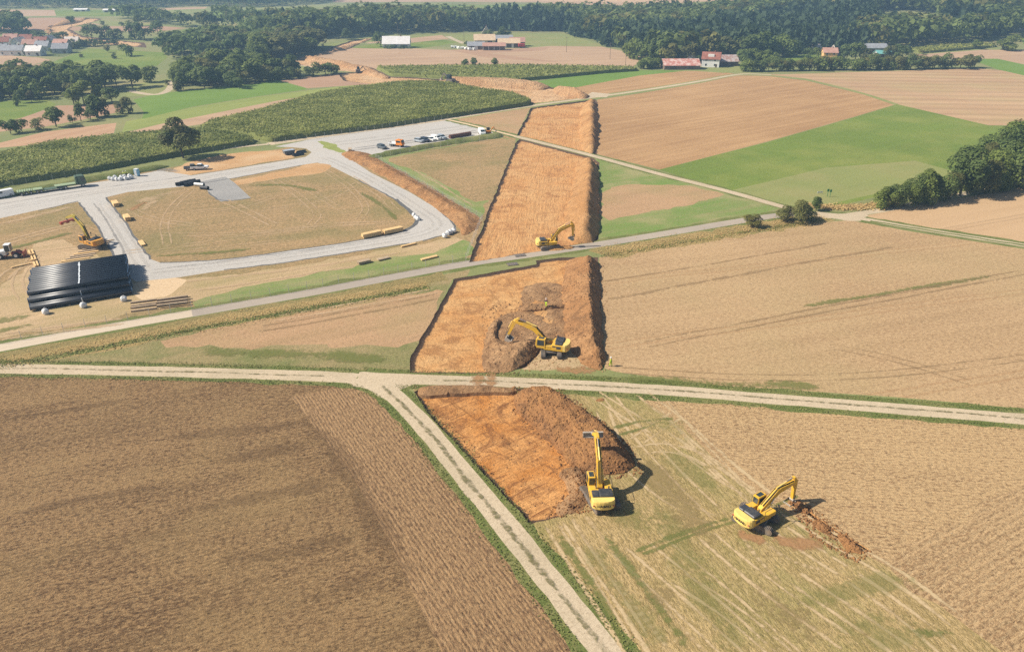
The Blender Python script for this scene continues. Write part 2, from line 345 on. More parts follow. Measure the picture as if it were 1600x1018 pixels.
F('dry_meadow', 'base', [(120, 190), (186, 176), (222, 174), (218, 186), (200, 191), (180, 192), (70, 205)])
F('striped_field', 'furrow', [(-200, 240), (0, 223), (70, 206), (182, 192), (178, 208), (90, 223), (0, 231), (-200, 250)])
F('stubble_field', 'tan_far', [(-200, 258), (0, 237), (60, 228), (92, 227), (60, 234), (0, 244), (-200, 268)])
F('meadow', 'grass_y', [(190, 207), (197, 190), (300, 168), (400, 152), (470, 143), (540, 134), (625, 131), (560, 139), (500, 147), (430, 158), (330, 178), (250, 194)])
F('stubble_field', 'tan_far', [(250, 194), (330, 178), (430, 158), (500, 147), (400, 177), (330, 192), (230, 206), (190, 209)])
F('meadow', 'grass_b', [(208, 156), (240, 148), (300, 140), (400, 131), (430, 125), (440, 127), (480, 136), (478, 140), (400, 151), (300, 167), (222, 186), (225, 175)])
F('harrowed_field', 'tan_far2', [(437, 126), (530, 114), (536, 126), (625, 130), (560, 133), (480, 138)])
F('meadow', 'grass_p', [(395, 98), (430, 97), (482, 105), (465, 118), (440, 119)])
# far middle
F('stubble_field', 'tan_far', [(489, 90), (524, 79), (545, 75), (590, 76), (650, 76), (700, 78), (800, 77), (860, 72), (940, 73), (1012, 88), (985, 107), (930, 108), (800, 106), (590, 108), (524, 97)])
F('stubble_field', 'tan_far2', [(700, 78), (800, 76), (860, 74), (850, 79), (760, 83), (880, 98), (760, 90)])
F('meadow', 'grass', [(545, 75), (590, 68), (640, 68), (690, 62), (722, 66), (662, 75), (600, 76)])
F('stubble_field', 'tan_far', [(570, 68), (592, 62), (690, 55), (702, 61), (640, 67)])
F('meadow', 'grass_p', [(690, 54), (722, 52), (880, 52), (940, 70), (940, 73), (860, 72), (800, 75), (760, 62), (730, 66)])
F('meadow', 'grass_p', [(498, 72), (600, 56), (690, 53), (690, 55), (520, 72), (500, 80)])
F('meadow', 'grass_b', [(815, 132), (870, 122), (940, 115), (1000, 110), (1085, 110), (1000, 118), (900, 137), (862, 138)])
F('stubble_field', 'tan_q', [(898, 137), (1000, 118), (1080, 110), (1130, 113), (1152, 116), (1050, 133), (945, 147), (922, 150)])
F('meadow', 'grass_p', [(1050, 111), (1160, 103), (1170, 113), (1130, 114), (1085, 111)])
F('meadow', 'grass', [(1200, 92), (1270, 84), (1290, 88), (1270, 96), (1200, 98)])
F('harrowed_field', 'tan_q', [(933, 156), (1000, 146), (1100, 129), (1150, 118), (1200, 119), (1260, 126), (1350, 148), (1397, 164), (1340, 181), (1200, 221), (1030, 265), (933, 241)])
F('stubble_field', 'tan_t', [(1200, 117), (1330, 113), (1530, 107), (1600, 113), (1760, 128), (1760, 200), (1600, 196), (1545, 196), (1400, 163), (1330, 140), (1260, 123)])
F('meadow', 'grass_b', [(1525, 96), (1545, 90), (1600, 100), (1700, 110), (1700, 126), (1600, 118), (1560, 109)])
F('stubble_field', 'tan_far', [(1420, 86), (1530, 78), (1720, 78), (1720, 108), (1600, 101), (1560, 92), (1480, 92)])
F('meadow', 'grass_p', [(1415, 78), (1450, 72), (1550, 68), (1560, 76), (1440, 85)])
F('meadow', 'grass', [(1595, 60), (1700, 48), (1700, 70), (1600, 70)])
F('meadow', 'grass', [(1030, 265), (1200, 222), (1340, 182), (1402, 163), (1545, 196), (1700, 200), (1700, 260), (1560, 260), (1400, 300), (1310, 322), (1230, 323), (1140, 297), (1080, 281)])
F('pale_meadow', 'grass_p', [(1140, 298), (1290, 262), (1430, 251), (1492, 268), (1440, 290), (1380, 300), (1300, 318), (1230, 322)])
F('meadow', 'patch_g', [(933, 246), (960, 254), (1030, 274), (1140, 299), (1222, 324), (1150, 345), (1040, 362), (932, 378)])
F('fallow_field', 'brown_l', [(938, 292), (1000, 288), (1080, 290), (1130, 302), (1110, 313), (1000, 335), (936, 345)], 1)
# middle right
F('stubble_field', 'stubble', [(936, 402), (1100, 377), (1290, 347), (1330, 344), (1420, 361), (1600, 389), (2500, 530), (2500, 730), (1900, 675), (1600, 638), (1400, 620), (1100, 600), (960, 580), (945, 575), (938, 470)])
F('stubble_field', 'stubble_r', [(1345, 338), (1400, 328), (1450, 318), (1600, 292), (1900, 240), (1900, 425), (1600, 380), (1450, 358)])
# middle left
F('rough_pasture', 'rough', [(-300, 600), (-300, 575), (0, 545), (300, 492), (640, 440), (735, 420), (730, 431), (707, 436), (690, 470), (642, 560), (640, 585), (400, 585), (0, 575)])
F('brown_field', 'brown_l', [(240, 528), (480, 484), (640, 460), (703, 447), (690, 470), (648, 548), (560, 540), (400, 540), (260, 545)], 1)
F('trampled_ground', 'yard_pale', [(812, 580), (832, 560), (848, 545), (935, 532), (947, 576), (900, 578), (860, 574)], 1)
# near
F('ploughed_field', 'plough', [(-500, 585), (0, 583), (200, 590), (400, 596), (545, 600), (590, 616), (618, 640), (652, 680), (701, 742), (755, 806), (818, 884), (878, 960), (938, 1036), (1045, 1180), (-700, 1180)])
F('ploughed_headland', 'headland', [(455, 620), (550, 602), (590, 616), (618, 640), (652, 680), (701, 742), (755, 806), (818, 884), (878, 960), (938, 1036), (1045, 1180), (820, 1180), (690, 1018), (645, 925), (600, 830), (548, 740), (490, 665)])
F('mown_meadow', 'mown', [(640, 595), (900, 603), (1000, 611), (1100, 618), (1800, 680), (1800, 1180), (1050, 1180), (985, 1030), (830, 825), (660, 640)])
F('stubble_field', 'stubble_n', [(985, 614), (1200, 629), (1600, 661), (2600, 741), (2600, 1180), (1760, 1180), (1600, 1040), (1520, 985), (1390, 885), (1290, 835), (1180, 770), (1120, 720), (1065, 665), (1020, 635)])
F('turned_stubble', 'stubble_k', [(2600, 640), (1900, 700), (1600, 760), (1490, 800), (1400, 858), (1395, 890), (1520, 985), (1600, 1040), (1760, 1180), (2600, 1180)], 1)
# site compound
F('compound_field', 'yard', [(-260, 372), (-60, 345), (0, 335), (130, 285), (480, 225), (700, 190), (770, 205), (806, 216), (805, 224), (745, 376), (733, 408), (600, 432), (480, 456), (300, 486), (100, 522), (0, 541), (-260, 585)])
F('pale_ground', 'yard_pale', [(-200, 490), (0, 455), (40, 420), (60, 370), (110, 375), (200, 420), (300, 440), (480, 412), (700, 370), (735, 375), (730, 392), (640, 402), (480, 432), (300, 474), (100, 512), (0, 530), (-200, 560)], 1)
F('young_grass', 'patch_g', [(296, 474), (350, 455), (480, 432), (600, 405), (690, 388), (738, 372), (732, 407), (600, 431), (480, 455), (310, 484)], 1)
F('young_grass', 'patch_g', [(575, 245), (640, 235), (780, 212), (800, 218), (770, 290), (748, 340), (740, 335), (690, 300), (620, 266)], 1)
F('compound_field', 'yard', [(592, 250), (640, 240), (780, 214), (800, 220), (775, 282), (755, 325), (700, 290), (640, 262)], 1)
F('pale_ground', 'sand', [(205, 445), (235, 435), (268, 432), (285, 440), (268, 458), (225, 468), (208, 462)], 1)
F('bare_dirt', 'orange_dirt', [(258, 268), (300, 252), (360, 240), (425, 234), (475, 236), (478, 241), (440, 250), (340, 266), (285, 275)], 1)
F('brown_field', 'brown_l', [(706, 187), (830, 166), (806, 213), (782, 209), (740, 195)])
F('gravel_yard', 'gravel', [(-260, 365), (-260, 345), (-40, 318), (0, 311), (70, 298), (135, 287), (170, 282), (250, 266), (280, 271), (300, 274), (340, 268), (400, 258), (450, 250), (478, 245), (487, 238), (478, 232), (455, 230), (430, 229), (470, 221), (495, 215), (700, 187), (735, 193), (778, 205), (782, 210), (700, 219), (640, 229), (600, 240), (570, 243), (540, 240), (545, 247), (580, 270), (640, 300), (683, 326), (708, 346), (713, 358), (700, 366), (640, 380), (540, 395), (430, 412), (350, 422), (280, 433), (240, 437), (213, 440), (190, 425), (180, 400), (150, 350), (122, 315), (60, 328), (0, 341), (-40, 350)])
F('gravel_road', 'gravel2', [(122, 315), (158, 306), (185, 335), (212, 372), (235, 408), (236, 437), (213, 440), (190, 425), (180, 400), (150, 350)])
F('infield', 'yard', [(166, 308), (200, 300), (300, 290), (400, 272), (470, 258), (496, 254), (522, 262), (560, 281), (618, 311), (643, 331), (652, 346), (640, 358), (600, 369), (500, 385), (400, 399), (330, 407), (250, 410), (236, 405), (212, 372), (187, 335)])
F('bare_dirt', 'orange_dirt', [(350, 286), (420, 272), (480, 257), (500, 255), (520, 262), (500, 270), (440, 278), (370, 289)], 1)
F('chippings_pad', 'gravel_d', [(312, 284), (352, 276), (366, 285), (392, 309), (345, 315), (326, 300)])
F('grass_island', 'grass_y', [(494, 222), (505, 220), (530, 228), (540, 236), (527, 239), (512, 232)], 1)
# banks beside the asphalt road
road = [(-80, 558), (0, 543), (100, 524), (200, 506), (300, 489), (480, 458), (600, 435), (730, 411), (840, 396), (940, 381), (1050, 363), (1150, 346), (1215, 336), (1262, 332), (1330, 339)]
R('verge', 'verge', road, 6.5, jit=.3, seed=3)
bank = [(-80, 576), (0, 560), (100, 541), (200, 522), (300, 504), (480, 472), (600, 448), (695, 431)]
R('mown_bank', 'olive', bank, 4.4, jit=.3, seed=4)
bank2 = [(-80, 590), (0, 572), (100, 554), (200, 535), (300, 515), (400, 497), (500, 479), (600, 461), (668, 449)]
R('dry_grass_bank', 'dry', [(u, v - 4) for u, v in bank2], 5, jit=.4, seed=5)
R('verge', 'verge', bank2, 1.6, jit=.3, seed=6)
bank3 = [(938, 403), (1000, 392), (1100, 376), (1200, 359), (1290, 345)]
R('dry_grass_bank', 'dry', [(u, v - 6) for u, v in bank3], 7, jit=.4, seed=7)
R('concrete_road', 'concrete', road[:6], 3.4, 1)
R('asphalt_road', 'tarmac', road[4:], 3.5, 1)
# field tracks
tr_l = [(-200, 574), (0, 575), (200, 579), (400, 584), (530, 588), (575, 594), (608, 611), (638, 638), (674, 678), (723, 740), (777, 803), (838, 880), (898, 955), (960, 1035), (1065, 1180)]
R('verge', 'verge', tr_l, 5.6, jit=.2, seed=8); R('gravel_track', 'track', tr_l, 3.2, jit=.08, seed=9, step=2)
tr_r = [(560, 588), (640, 592), (820, 597), (1000, 606), (1200, 622), (1400, 638), (1600, 654), (1900, 680), (2600, 738)]
R('verge', 'verge', tr_r, 6.2, jit=.2, seed=10); R('gravel_track', 'track', tr_r, 3.1, jit=.08, seed=11, step=2)
F('gravel_track', 'track', [(540, 584), (640, 588), (690, 592), (660, 600), (630, 612), (618, 622), (590, 606)], 1)
tm = smooth(PX([(590, 599), (612, 613), (640, 637), (680, 678), (740, 740), (800, 803), (860, 880), (915, 955), (965, 1035), (1060, 1180)]), 2)
up = [(-200, 332), (0, 292), (140, 266), (280, 241), (350, 232), (420, 225), (500, 213), (700, 186), (830, 165), (935, 151), (1020, 139), (1100, 126), (1140, 118), (1165, 115), (1205, 117)]
R('verge', 'verge', up[:6], 5, jit=.3, seed=14); R('verge', 'grass_p', up[7:], 6)
R('gravel_track', 'track', up[2:6], 2.6); R('gravel_track', 'track', up[5:8], 5); R('gravel_track', 'track', up[7:], 3.2)
R('grass_balk', 'grass_p', [(1205, 118), (1262, 124), (1350, 146), (1400, 163)], 3)
F('gravel_track', 'track', [(912, 152), (925, 144), (955, 147), (948, 152)])
tr_c = [(700, 187), (740, 196), (806, 213), (870, 229), (930, 244), (1030, 272), (1140, 299), (1222, 323), (1262, 332)]
R('verge', 'verge', tr_c, 5, jit=.3, seed=15); R('gravel_track', 'track', tr_c[2:], 2.8); R('pale_track', 'sand', tr_c[:3], 1.6)
R('verge', 'verge', [(1320, 337), (1420, 355), (1600, 383), (1900, 430)], 6, jit=.3, seed=16); R('gravel_track', 'track', [(1262, 332), (1330, 338), (1420, 355), (1600, 383), (1900, 430)], 2.6)
R('track_grass_strip', 'verge', [(1360, 345), (1420, 355), (1600, 383), (1900, 430)], 1.1, jit=.3, seed=17)
R('gravel_track', 'track', [(1320, 337), (1400, 325), (1480, 308), (1600, 284), (1900, 230)], 3)
F('gravel_track', 'track', [(1255, 331), (1300, 332), (1352, 332), (1350, 343), (1300, 343)], 1)
R('gravel_track', 'track', [(200, 141), (215, 145), (243, 149), (262, 143), (269, 133), (268, 126)], 4)
R('gravel_track', 'track', [(700, 57), (712, 63), (725, 68)], 5); R('gravel_track', 'track', [(432, 97), (480, 103), (520, 110), (570, 111)], 4)
# dark textile edging and kerb of stones along the compound road
M['edging'] = field_mat('dark_road_edging', (.10, .10, .10), 0, (.2, .19, .18), streak=.1, grain=.9, bump=.1)
for pts_ in ([(166, 308), (187, 335), (212, 372), (236, 405)], [(124, 316), (150, 350), (180, 400)], [(250, 410), (330, 407), (400, 399), (500, 385), (600, 369), (640, 358)], [(560, 281), (618, 311), (643, 331), (653, 344), (648, 353), (636, 360)], [(690, 331), (706, 345), (713, 356), (702, 365), (660, 376)], [(330, 407), (350, 421), (430, 412)][1:], [(430, 412), (540, 395), (640, 380)], [(290, 291), (400, 272), (470, 258)], [(326, 300), (345, 315.5), (391, 309.5)], [(60, 329), (122, 314)]):
    R('road_edging', 'edging', pts_, .55, 1, jit=.25, seed=21, step=1)
R('road_edging', 'edging', [(618, 311), (643, 331), (653, 344), (648, 353), (630, 361), (600, 369)], 1.1, 2, jit=.2, seed=22, step=1)
# ---------------------------------------------------------------- stripped-soil pits: cut out of the ground sheet, each its own sunken mesh
PITS = []
def PIT(name, pts, depth, step, mats, sm=0, amp=.12):
    a = PX(pts)
    if sm: a = smooth(a, sm, True)
    a = resample(np.vstack([a, a[:1]]), step * 1.5)[:-1]
    n = len(a); a = a + .25 * step * np.stack([vnoise(np.arange(n) * .8, np.zeros(n), 5), vnoise(np.arange(n) * .8, np.ones(n), 6)], 1)
    L.append((name, None, a)); PITS.append((name, a, depth, step, mats, amp))
PIT('stripped_soil_strip', [(647, 612), (668, 602), (740, 603), (805, 606), (835, 607), (850, 640), (885, 690), (915, 735), (921, 765), (909, 794), (884, 805), (852, 813), (828, 819), (811, 799), (778, 763), (748, 731), (707, 687), (674, 653)], .5, .55, 'near')
PIT('stripped_soil_strip', [(640, 582), (641, 560), (668, 510), (700, 456), (709, 436), (735, 431), (838, 413), (838, 407), (880, 402), (935, 402), (938, 480), (932, 538), (905, 550), (880, 543), (846, 547), (822, 574), (780, 583)], .36, .7, 'mid')
PIT('stripped_soil_strip', [(733, 410), (745, 376), (770, 312), (806, 223), (812, 217), (870, 232), (928, 247), (936, 254), (934, 376), (840, 393)], .36, .95, 'mid')
PIT('stripped_soil_strip', [(808, 211), (830, 169), (870, 163), (930, 155), (934, 160), (933, 242), (925, 240), (870, 226)], .45, 1.4, 'mid')
PIT('stripped_soil_strip', [(828, 163), (812, 153), (800, 148), (750, 141), (700, 133), (640, 131), (575, 131), (540, 127), (533, 120), (528, 114), (560, 113), (520, 110), (480, 103), (432, 96), (430, 95), (445, 92), (463, 90), (480, 88), (503, 80), (524, 72), (548, 64), (569, 60.5), (583, 60), (545, 74), (522, 80), (490, 89), (524, 96), (561, 102), (581, 106), (592, 111), (612, 120), (640, 121), (690, 124), (740, 127), (800, 129), (850, 134), (900, 143), (918, 151), (870, 158)], .4, 3.2, 'far')
PIT('stripped_soil_strip', [(73, 50), (76, 41), (95, 37), (120, 34), (133, 28), (160, 30), (140, 37), (118, 41), (108, 46), (130, 57), (225, 67), (230, 75), (130, 67), (112, 63), (78, 56)], .4, 6, 'far')
# constrained triangulation of every boundary at once, so neighbouring sheets share their edges
def ground():
    V, E = [], []
    def loop(a, closed=True):
        b = len(V); V.extend(Vector((float(p[0]), float(p[1]))) for p in a); n = len(a)
        E.extend((b + i, b + (i + 1) % n) for i in range(n if closed else n - 1))
    X = 7000
    loop([(-X, -600), (X, -600), (X, 9000), (-X, 9000)])
    for n_, m_, a in L: loop(a)
    gx, gy = np.meshgrid(np.arange(-1500, 1501, 50.), np.arange(500, 2000, 50.))
    for x, y in zip(gx.ravel() + 3.1, gy.ravel() + 1.7): V.append(Vector((x, y)))
    for x in (-4500, -2500, 2500, 4500):
        for y in (0, 1000, 2000, 3500, 5500): V.append(Vector((x, y)))
    vo, eo, fo, *_ = delaunay_2d_cdt(V, E, [], 0, 1e-4, False)
    v = np.array([(p[0], p[1]) for p in vo]); f = np.array([tuple(q) for q in fo if len(q) == 3])
    c = v[f].mean(1); own = np.full(len(f), -1)
    for i, (n_, m_, a) in enumerate(L):
        lo, hi = a.min(0), a.max(0); k = np.where(((c > lo) & (c < hi)).all(1))[0]
        if len(k): own[k[inside(c[k], a)]] = i
    z = T(v[:, 0], v[:, 1])
    # fields that share a name and a material stay separate sheets
    for i in [-1] + list(range(len(L))):
        k = np.where(own == i)[0]
        if not len(k) or (i >= 0 and L[i][1] is None): continue
        ids, inv = np.unique(f[k], return_inverse=True)
        vv = np.column_stack([v[ids], z[ids]]); ff = inv.reshape(-1, 3)
        a_, b_, c_ = vv[ff[:, 0]], vv[ff[:, 1]], vv[ff[:, 2]]
        fl = np.cross(b_ - a_, c_ - a_)[:, 2] < 0; ff[fl] = ff[fl][:, ::-1]
        nm, mt = ('ground', 'base') if i < 0 else L[i][:2]
        struct(mesh(nm, vv, ff, M[mt]))
ground()

# ---------------------------------------------------------------- worn wheel and chain tracks: thin irregular sheets on the ground, broken up by noise
def trail_mat(name, c, c2, dens=.5, bars=0, gap=0):
    N = NT(name); a = N.attr('across'); g_ = N.noise(1.1, 4, .7); b_ = N.noise(.16, 3, .6)
    N.col(N.mix(N.ramp(N.noise(3, 3, .7), .35, .65), c, c2))
    f = N.math('ADD', N.math('SUBTRACT', 1.15, N.math('POWER', N.math('ABSOLUTE', a), 2.)), N.ramp(g_, .3, .7, -.75, .35)); f = N.math('ADD', f, N.ramp(b_, .35, .65, -.45, .3))
    al = N.ramp(f, .25, .85, 0, dens)
    if bars: al = N.math('MULTIPLY', al, N.ramp(N.math('SINE', N.math('MULTIPLY', N.attr('along'), 2 * math.pi / bars)), -.4, .4, .35, 1))
    if gap: al = N.math('MULTIPLY', al, N.ramp(N.noise(1.6, 4, .75), .36, .62))
    N.put(N.b.inputs['Alpha'], al); return N.m
TM = {'pale': trail_mat('pale_wheel_track', (.56, .42, .245), (.46, .335, .18), .9), 'chain': trail_mat('pale_chain_track', (.56, .42, .24), (.42, .30, .15), .85, .75), 'green': trail_mat('green_swath', (.13, .16, .04), (.2, .2, .06), .6), 'dark': trail_mat('dark_wheel_track', (.27, .18, .09), (.33, .22, .115), .45), 'sand': trail_mat('sandy_wear', (.60, .435, .265), (.48, .33, .19), .6), 'fgreen': trail_mat('thin_green_regrowth', (.165, .19, .05), (.24, .23, .07), .3), 'moist': trail_mat('moist_tilled_soil', (.10, .062, .034), (.15, .09, .046), .24), 'strip': trail_mat('track_middle_grass', (.13, .125, .05), (.20, .17, .08), .95, 0, 1), 'greyp': trail_mat('pale_gravel_wear', (.52, .49, .45), (.46, .42, .37), .3), 'gdark': trail_mat('dark_gravel_wear', (.24, .225, .21), (.3, .285, .27), .5), 'soil': trail_mat('dropped_soil', (.42, .24, .11), (.3, .16, .075), .8), 'drygr': trail_mat('dry_grass_wear', (.33, .235, .11), (.25, .19, .075), .7)}
TV = {k: [[], [], [], [], 0] for k in TM}
def trail(kind, pts, wid=.7, pair=0, z=.006, seed=0):
    c = resample(smooth(PX(pts), 2), .8); n = normals2(c); t = np.arange(len(c)) * .8
    c = c + n * (.25 * vnoise(t * .12, t * 0 + seed, 4))[:, None]
    for off in ((-pair / 2, pair / 2) if pair else (0,)):
        d = TV[kind]; k = len(c); w_ = wid * (1 + .25 * vnoise(t * .4, t * 0 + off + seed, 9)); end = np.clip(np.minimum(t, t[-1] - t) / max(1.5, wid), 0, 1)
        for sgn in (-1, 0, 1):
            q = c + n * (off + sgn * w_ / 2)[:, None]; d[0].append(np.column_stack([q, T(q[:, 0], q[:, 1]) + z])); d[2].append(np.where(end < 1, np.maximum(abs(sgn), 1.2 * (1 - end)), abs(sgn))); d[3].append(t)
        i = np.arange(k - 1); b = d[4]
        for s_ in (0, 1): d[1].append(np.column_stack([b + s_ * k + i, b + s_ * k + i + 1, b + (s_ + 1) * k + i + 1, b + (s_ + 1) * k + i])[:, ::-1])
        d[4] += 3 * k
TN = 0
for kd, pts_, w_, pr in [
    ('pale', [(862, 815), (910, 890), (965, 970), (1020, 1060)], .7, 2.2), ('chain', [(893, 806), (950, 890), (1020, 980), (1070, 1050)], .75, 0), ('chain', [(912, 802), (975, 880), (1050, 960), (1125, 1040)], .75, 0), ('pale', [(880, 812), (935, 900), (1000, 1000)], .6, 1.8),
    ('pale', [(948, 615), (1000, 680), (1050, 735), (1090, 775), (1130, 812)], .6, 2.0), ('pale', [(925, 614), (985, 650), (1050, 685), (1120, 740), (1180, 772)], .7, 2.0), ('pale', [(985, 705), (1040, 695), (1100, 715), (1150, 760)], .6, 1.9), ('pale', [(990, 690), (1030, 665), (1060, 648)], .6, 1.9), ('pale', [(975, 720), (1030, 770), (1080, 800), (1120, 815)], .55, 1.8),
    ('chain', [(1150, 825), (1180, 870), (1225, 912)], .7, 0), ('chain', [(1185, 840), (1240, 880), (1290, 892)], .7, 0), ('pale', [(1215, 822), (1270, 860), (1320, 890)], .7, 2), ('pale', [(1000, 612), (1075, 672), (1180, 768), (1290, 834), (1390, 890), (1510, 985)], .8, 2.1), ('pale', [(1030, 625), (1110, 715), (1190, 790)], .6, 2.),
    ('pale', [(1050, 900), (1150, 960), (1230, 1030)], .6, 2.2), ('pale', [(960, 850), (1060, 940), (1160, 1040)], .55, 2.0), ('pale', [(1010, 830), (1130, 930), (1260, 1040)], .55, 2.0), ('pale', [(1330, 900), (1420, 960), (1500, 1030)], .6, 2.0), ('pale', [(940, 640), (960, 690), (1000, 745)], .55, 1.9), ('pale', [(1060, 700), (1110, 720), (1160, 765)], .55, 1.9), ('pale', [(1100, 830), (1200, 920), (1330, 1010)], .6, 2.2), ('pale', [(1240, 900), (1330, 960), (1430, 1030)], .7, 2.2),
    ('green', [(985, 862), (1060, 832), (1150, 805)], 1.0, 0), ('green', [(1000, 865), (1085, 836), (1160, 812)], .7, 0), ('green', [(1205, 790), (1250, 772)], .9, 0), ('green', [(955, 668), (1000, 656), (1055, 652)], 1.0, 0), ('green', [(965, 680), (1010, 668), (1050, 655)], .8, 0), ('green', [(940, 830), (1010, 920), (1080, 1020)], 1.5, 0), ('green', [(1420, 985), (1500, 990)], 3, 0), ('green', [(870, 830), (930, 920), (975, 1000)], 1.3, 0),
    ('soil', [(1205, 840), (1240, 850), (1290, 845)], 2.5, 0), ('soil', [(1150, 835), (1200, 845)], 2, 0), ('soil', [(745, 603), (748, 590), (750, 582)], 4, 0), ('soil', [(765, 603), (768, 590), (770, 580)], 2.5, 0), ('soil', [(860, 575), (900, 580), (935, 578)], 3, 0),
    ('fgreen', [(1010, 770), (1060, 850), (1120, 960), (1180, 1040)], 5, 0), ('fgreen', [(930, 810), (1000, 810), (1060, 830)], 6, 0), ('fgreen', [(1220, 950), (1340, 920), (1430, 900)], 4, 0), ('fgreen', [(960, 640), (1040, 660), (1090, 700)], 6, 0), ('fgreen', [(1020, 700), (1080, 730), (1140, 790)], 5, 0), ('fgreen', [(900, 830), (980, 930), (1060, 1030)], 4, 0), ('fgreen', [(1280, 1000), (1400, 980), (1500, 1000)], 6, 0),
    ('drygr', [(960, 700), (1050, 760), (1120, 860)], 6, 0), ('drygr', [(1180, 900), (1230, 960), (1300, 1020)], 7, 0), ('drygr', [(1000, 900), (1060, 960)], 5, 0),
    ('sand', [(190, 395), (330, 378), (500, 352), (645, 346)], .7, 2.0), ('sand', [(240, 366), (400, 366), (520, 348), (640, 349)], .6, 1.9), ('sand', [(420, 275), (470, 308), (500, 335), (485, 352)], .6, 1.9), ('sand', [(430, 272), (490, 300), (545, 335)], .5, 1.8), ('sand', [(545, 274), (590, 300), (622, 332)], .6, 1.9), ('sand', [(290, 332), (380, 324), (440, 302)], .6, 1.9), ('sand', [(350, 312), (395, 335), (430, 352)], .8, 2.2), ('sand', [(200, 325), (240, 345), (310, 352)], .7, 2), ('sand', [(560, 285), (520, 310), (470, 320), (400, 330)], .5, 1.8), ('sand', [(250, 395), (350, 388), (470, 372)], .5, 1.8), ('sand', [(300, 295), (270, 320), (255, 350), (262, 385)], .6, 1.9), ('sand', [(500, 262), (545, 290), (575, 320), (560, 345)], .5, 1.8),
    ('sand', [(0, 402), (80, 392), (150, 384)], .7, 2), ('sand', [(0, 382), (60, 364), (118, 350)], 1.2, 2.4), ('sand', [(0, 440), (20, 420), (70, 405)], .8, 2.2), ('sand', [(40, 470), (20, 440), (60, 395)], .7, 2.), ('sand', [(-20, 356), (60, 336), (115, 322)], 3.5, 0), ('sand', [(285, 440), (400, 428), (520, 412), (640, 392)], 1.5, 0), ('sand', [(200, 500), (100, 512), (0, 528)], 1.2, 2.5), ('sand', [(205, 322), (240, 308), (290, 294)], 6, 0), ('soil', [(205, 330), (222, 316), (232, 318)], 2, 0), ('sand', [(225, 330), (232, 318), (250, 312)], 3, 0), ('green', [(-20, 505), (20, 498), (50, 492)], 3.5, 0), ('green', [(-20, 520), (60, 505)], 2, 0), ('sand', [(300, 455), (420, 437), (560, 415)], 1.3, 0), ('sand', [(640, 262), (690, 290), (740, 322)], 1.1, 0), ('sand', [(655, 235), (720, 225), (770, 218)], 1.3, 0), ('green', [(120, 360), (60, 378), (0, 392)], 3, 0), ('green', [(240, 400), (330, 396), (400, 388)], 2, 0), ('green', [(380, 290), (450, 288), (500, 300)], 3, 0), ('green', [(560, 300), (600, 322), (620, 345)], 2, 0),
    ('greyp', [(-20, 330), (150, 300), (300, 281), (470, 252)], 1.2, 2.), ('greyp', [(160, 315), (195, 365), (225, 420)], 1.2, 2.), ('greyp', [(230, 425), (400, 407), (560, 384), (650, 368), (690, 352), (660, 328), (560, 268), (505, 245)], 1.2, 2.), ('gdark', [(-20, 322), (150, 294), (300, 275), (470, 245)], .8, 0), ('gdark', [(145, 315), (180, 365), (205, 425)], .8, 0), ('gdark', [(225, 268), (255, 264), (285, 270)], 5, 0), ('gdark', [(540, 235), (640, 222), (760, 203)], 1.5, 3), ('greyp', [(520, 225), (640, 210), (740, 197)], 2.5, 5), ('gdark', [(245, 420), (400, 402), (560, 379), (645, 362)], .7, 0),
    ('dark', [(955, 578), (1150, 590), (1300, 592), (1600, 560), (1700, 545)], .5, 1.9), ('dark', [(1290, 540), (1400, 560), (1520, 600)], .5, 1.8), ('green', [(960, 590), (1100, 598), (1300, 605)], 3, 0), ('green', [(1250, 480), (1400, 455), (1550, 430)], 2, 0), ('dark', [(940, 470), (1150, 430), (1400, 385)], 1.6, 0), ('dark', [(940, 440), (1100, 415), (1300, 378)], 1.1, 0), ('dark', [(1000, 540), (1250, 490), (1600, 425)], .8, 2), ('dark', [(400, 515), (520, 495), (690, 462)], 1.0, 2.2), ('sand', [(420, 500), (540, 480), (690, 452)], 1., 2.2), ('green', [(300, 550), (450, 552), (620, 562)], 4, 0),
    ('moist', [(462, 640), (500, 680), (548, 745), (600, 835), (640, 915)], 5, 0), ('moist', [(520, 690), (430, 705), (300, 725)], 4, 0), ('moist', [(595, 835), (480, 855), (330, 880)], 4, 0), ('moist', [(560, 745), (420, 775), (250, 800)], 3.6, 0), ('moist', [(500, 655), (380, 672), (250, 690)], 3, 0), ('moist', [(0, 655), (120, 640), (200, 625)], 2, 0), ('moist', [(30, 800), (150, 772), (260, 760)], 2.2, 0), ('moist', [(610, 880), (520, 925), (430, 950)], 2.5, 0),
    ('strip', [(597, 602), (610, 613), (638, 638), (674, 678), (723, 740), (777, 803), (838, 880), (898, 955), (960, 1035), (1065, 1180)], 1.0, 0), ('strip', [(660, 593), (820, 597), (1000, 606), (1200, 622), (1400, 638), (1600, 654), (1900, 680), (2600, 738)], .6, 0), ('strip', [(-100, 574), (0, 575), (200, 579), (400, 584), (520, 588)], .55, 0)]:
    trail(kd, pts_, w_, pr, z=.005 + .0008 * TN, seed=TN); TN += 1
for k_, d in TV.items():
    if d[0]: struct(mesh('worn_tracks', np.vstack(d[0]), np.vstack(d[1]), TM[k_], attrs={'across': np.concatenate(d[2]), 'along': np.concatenate(d[3])}))
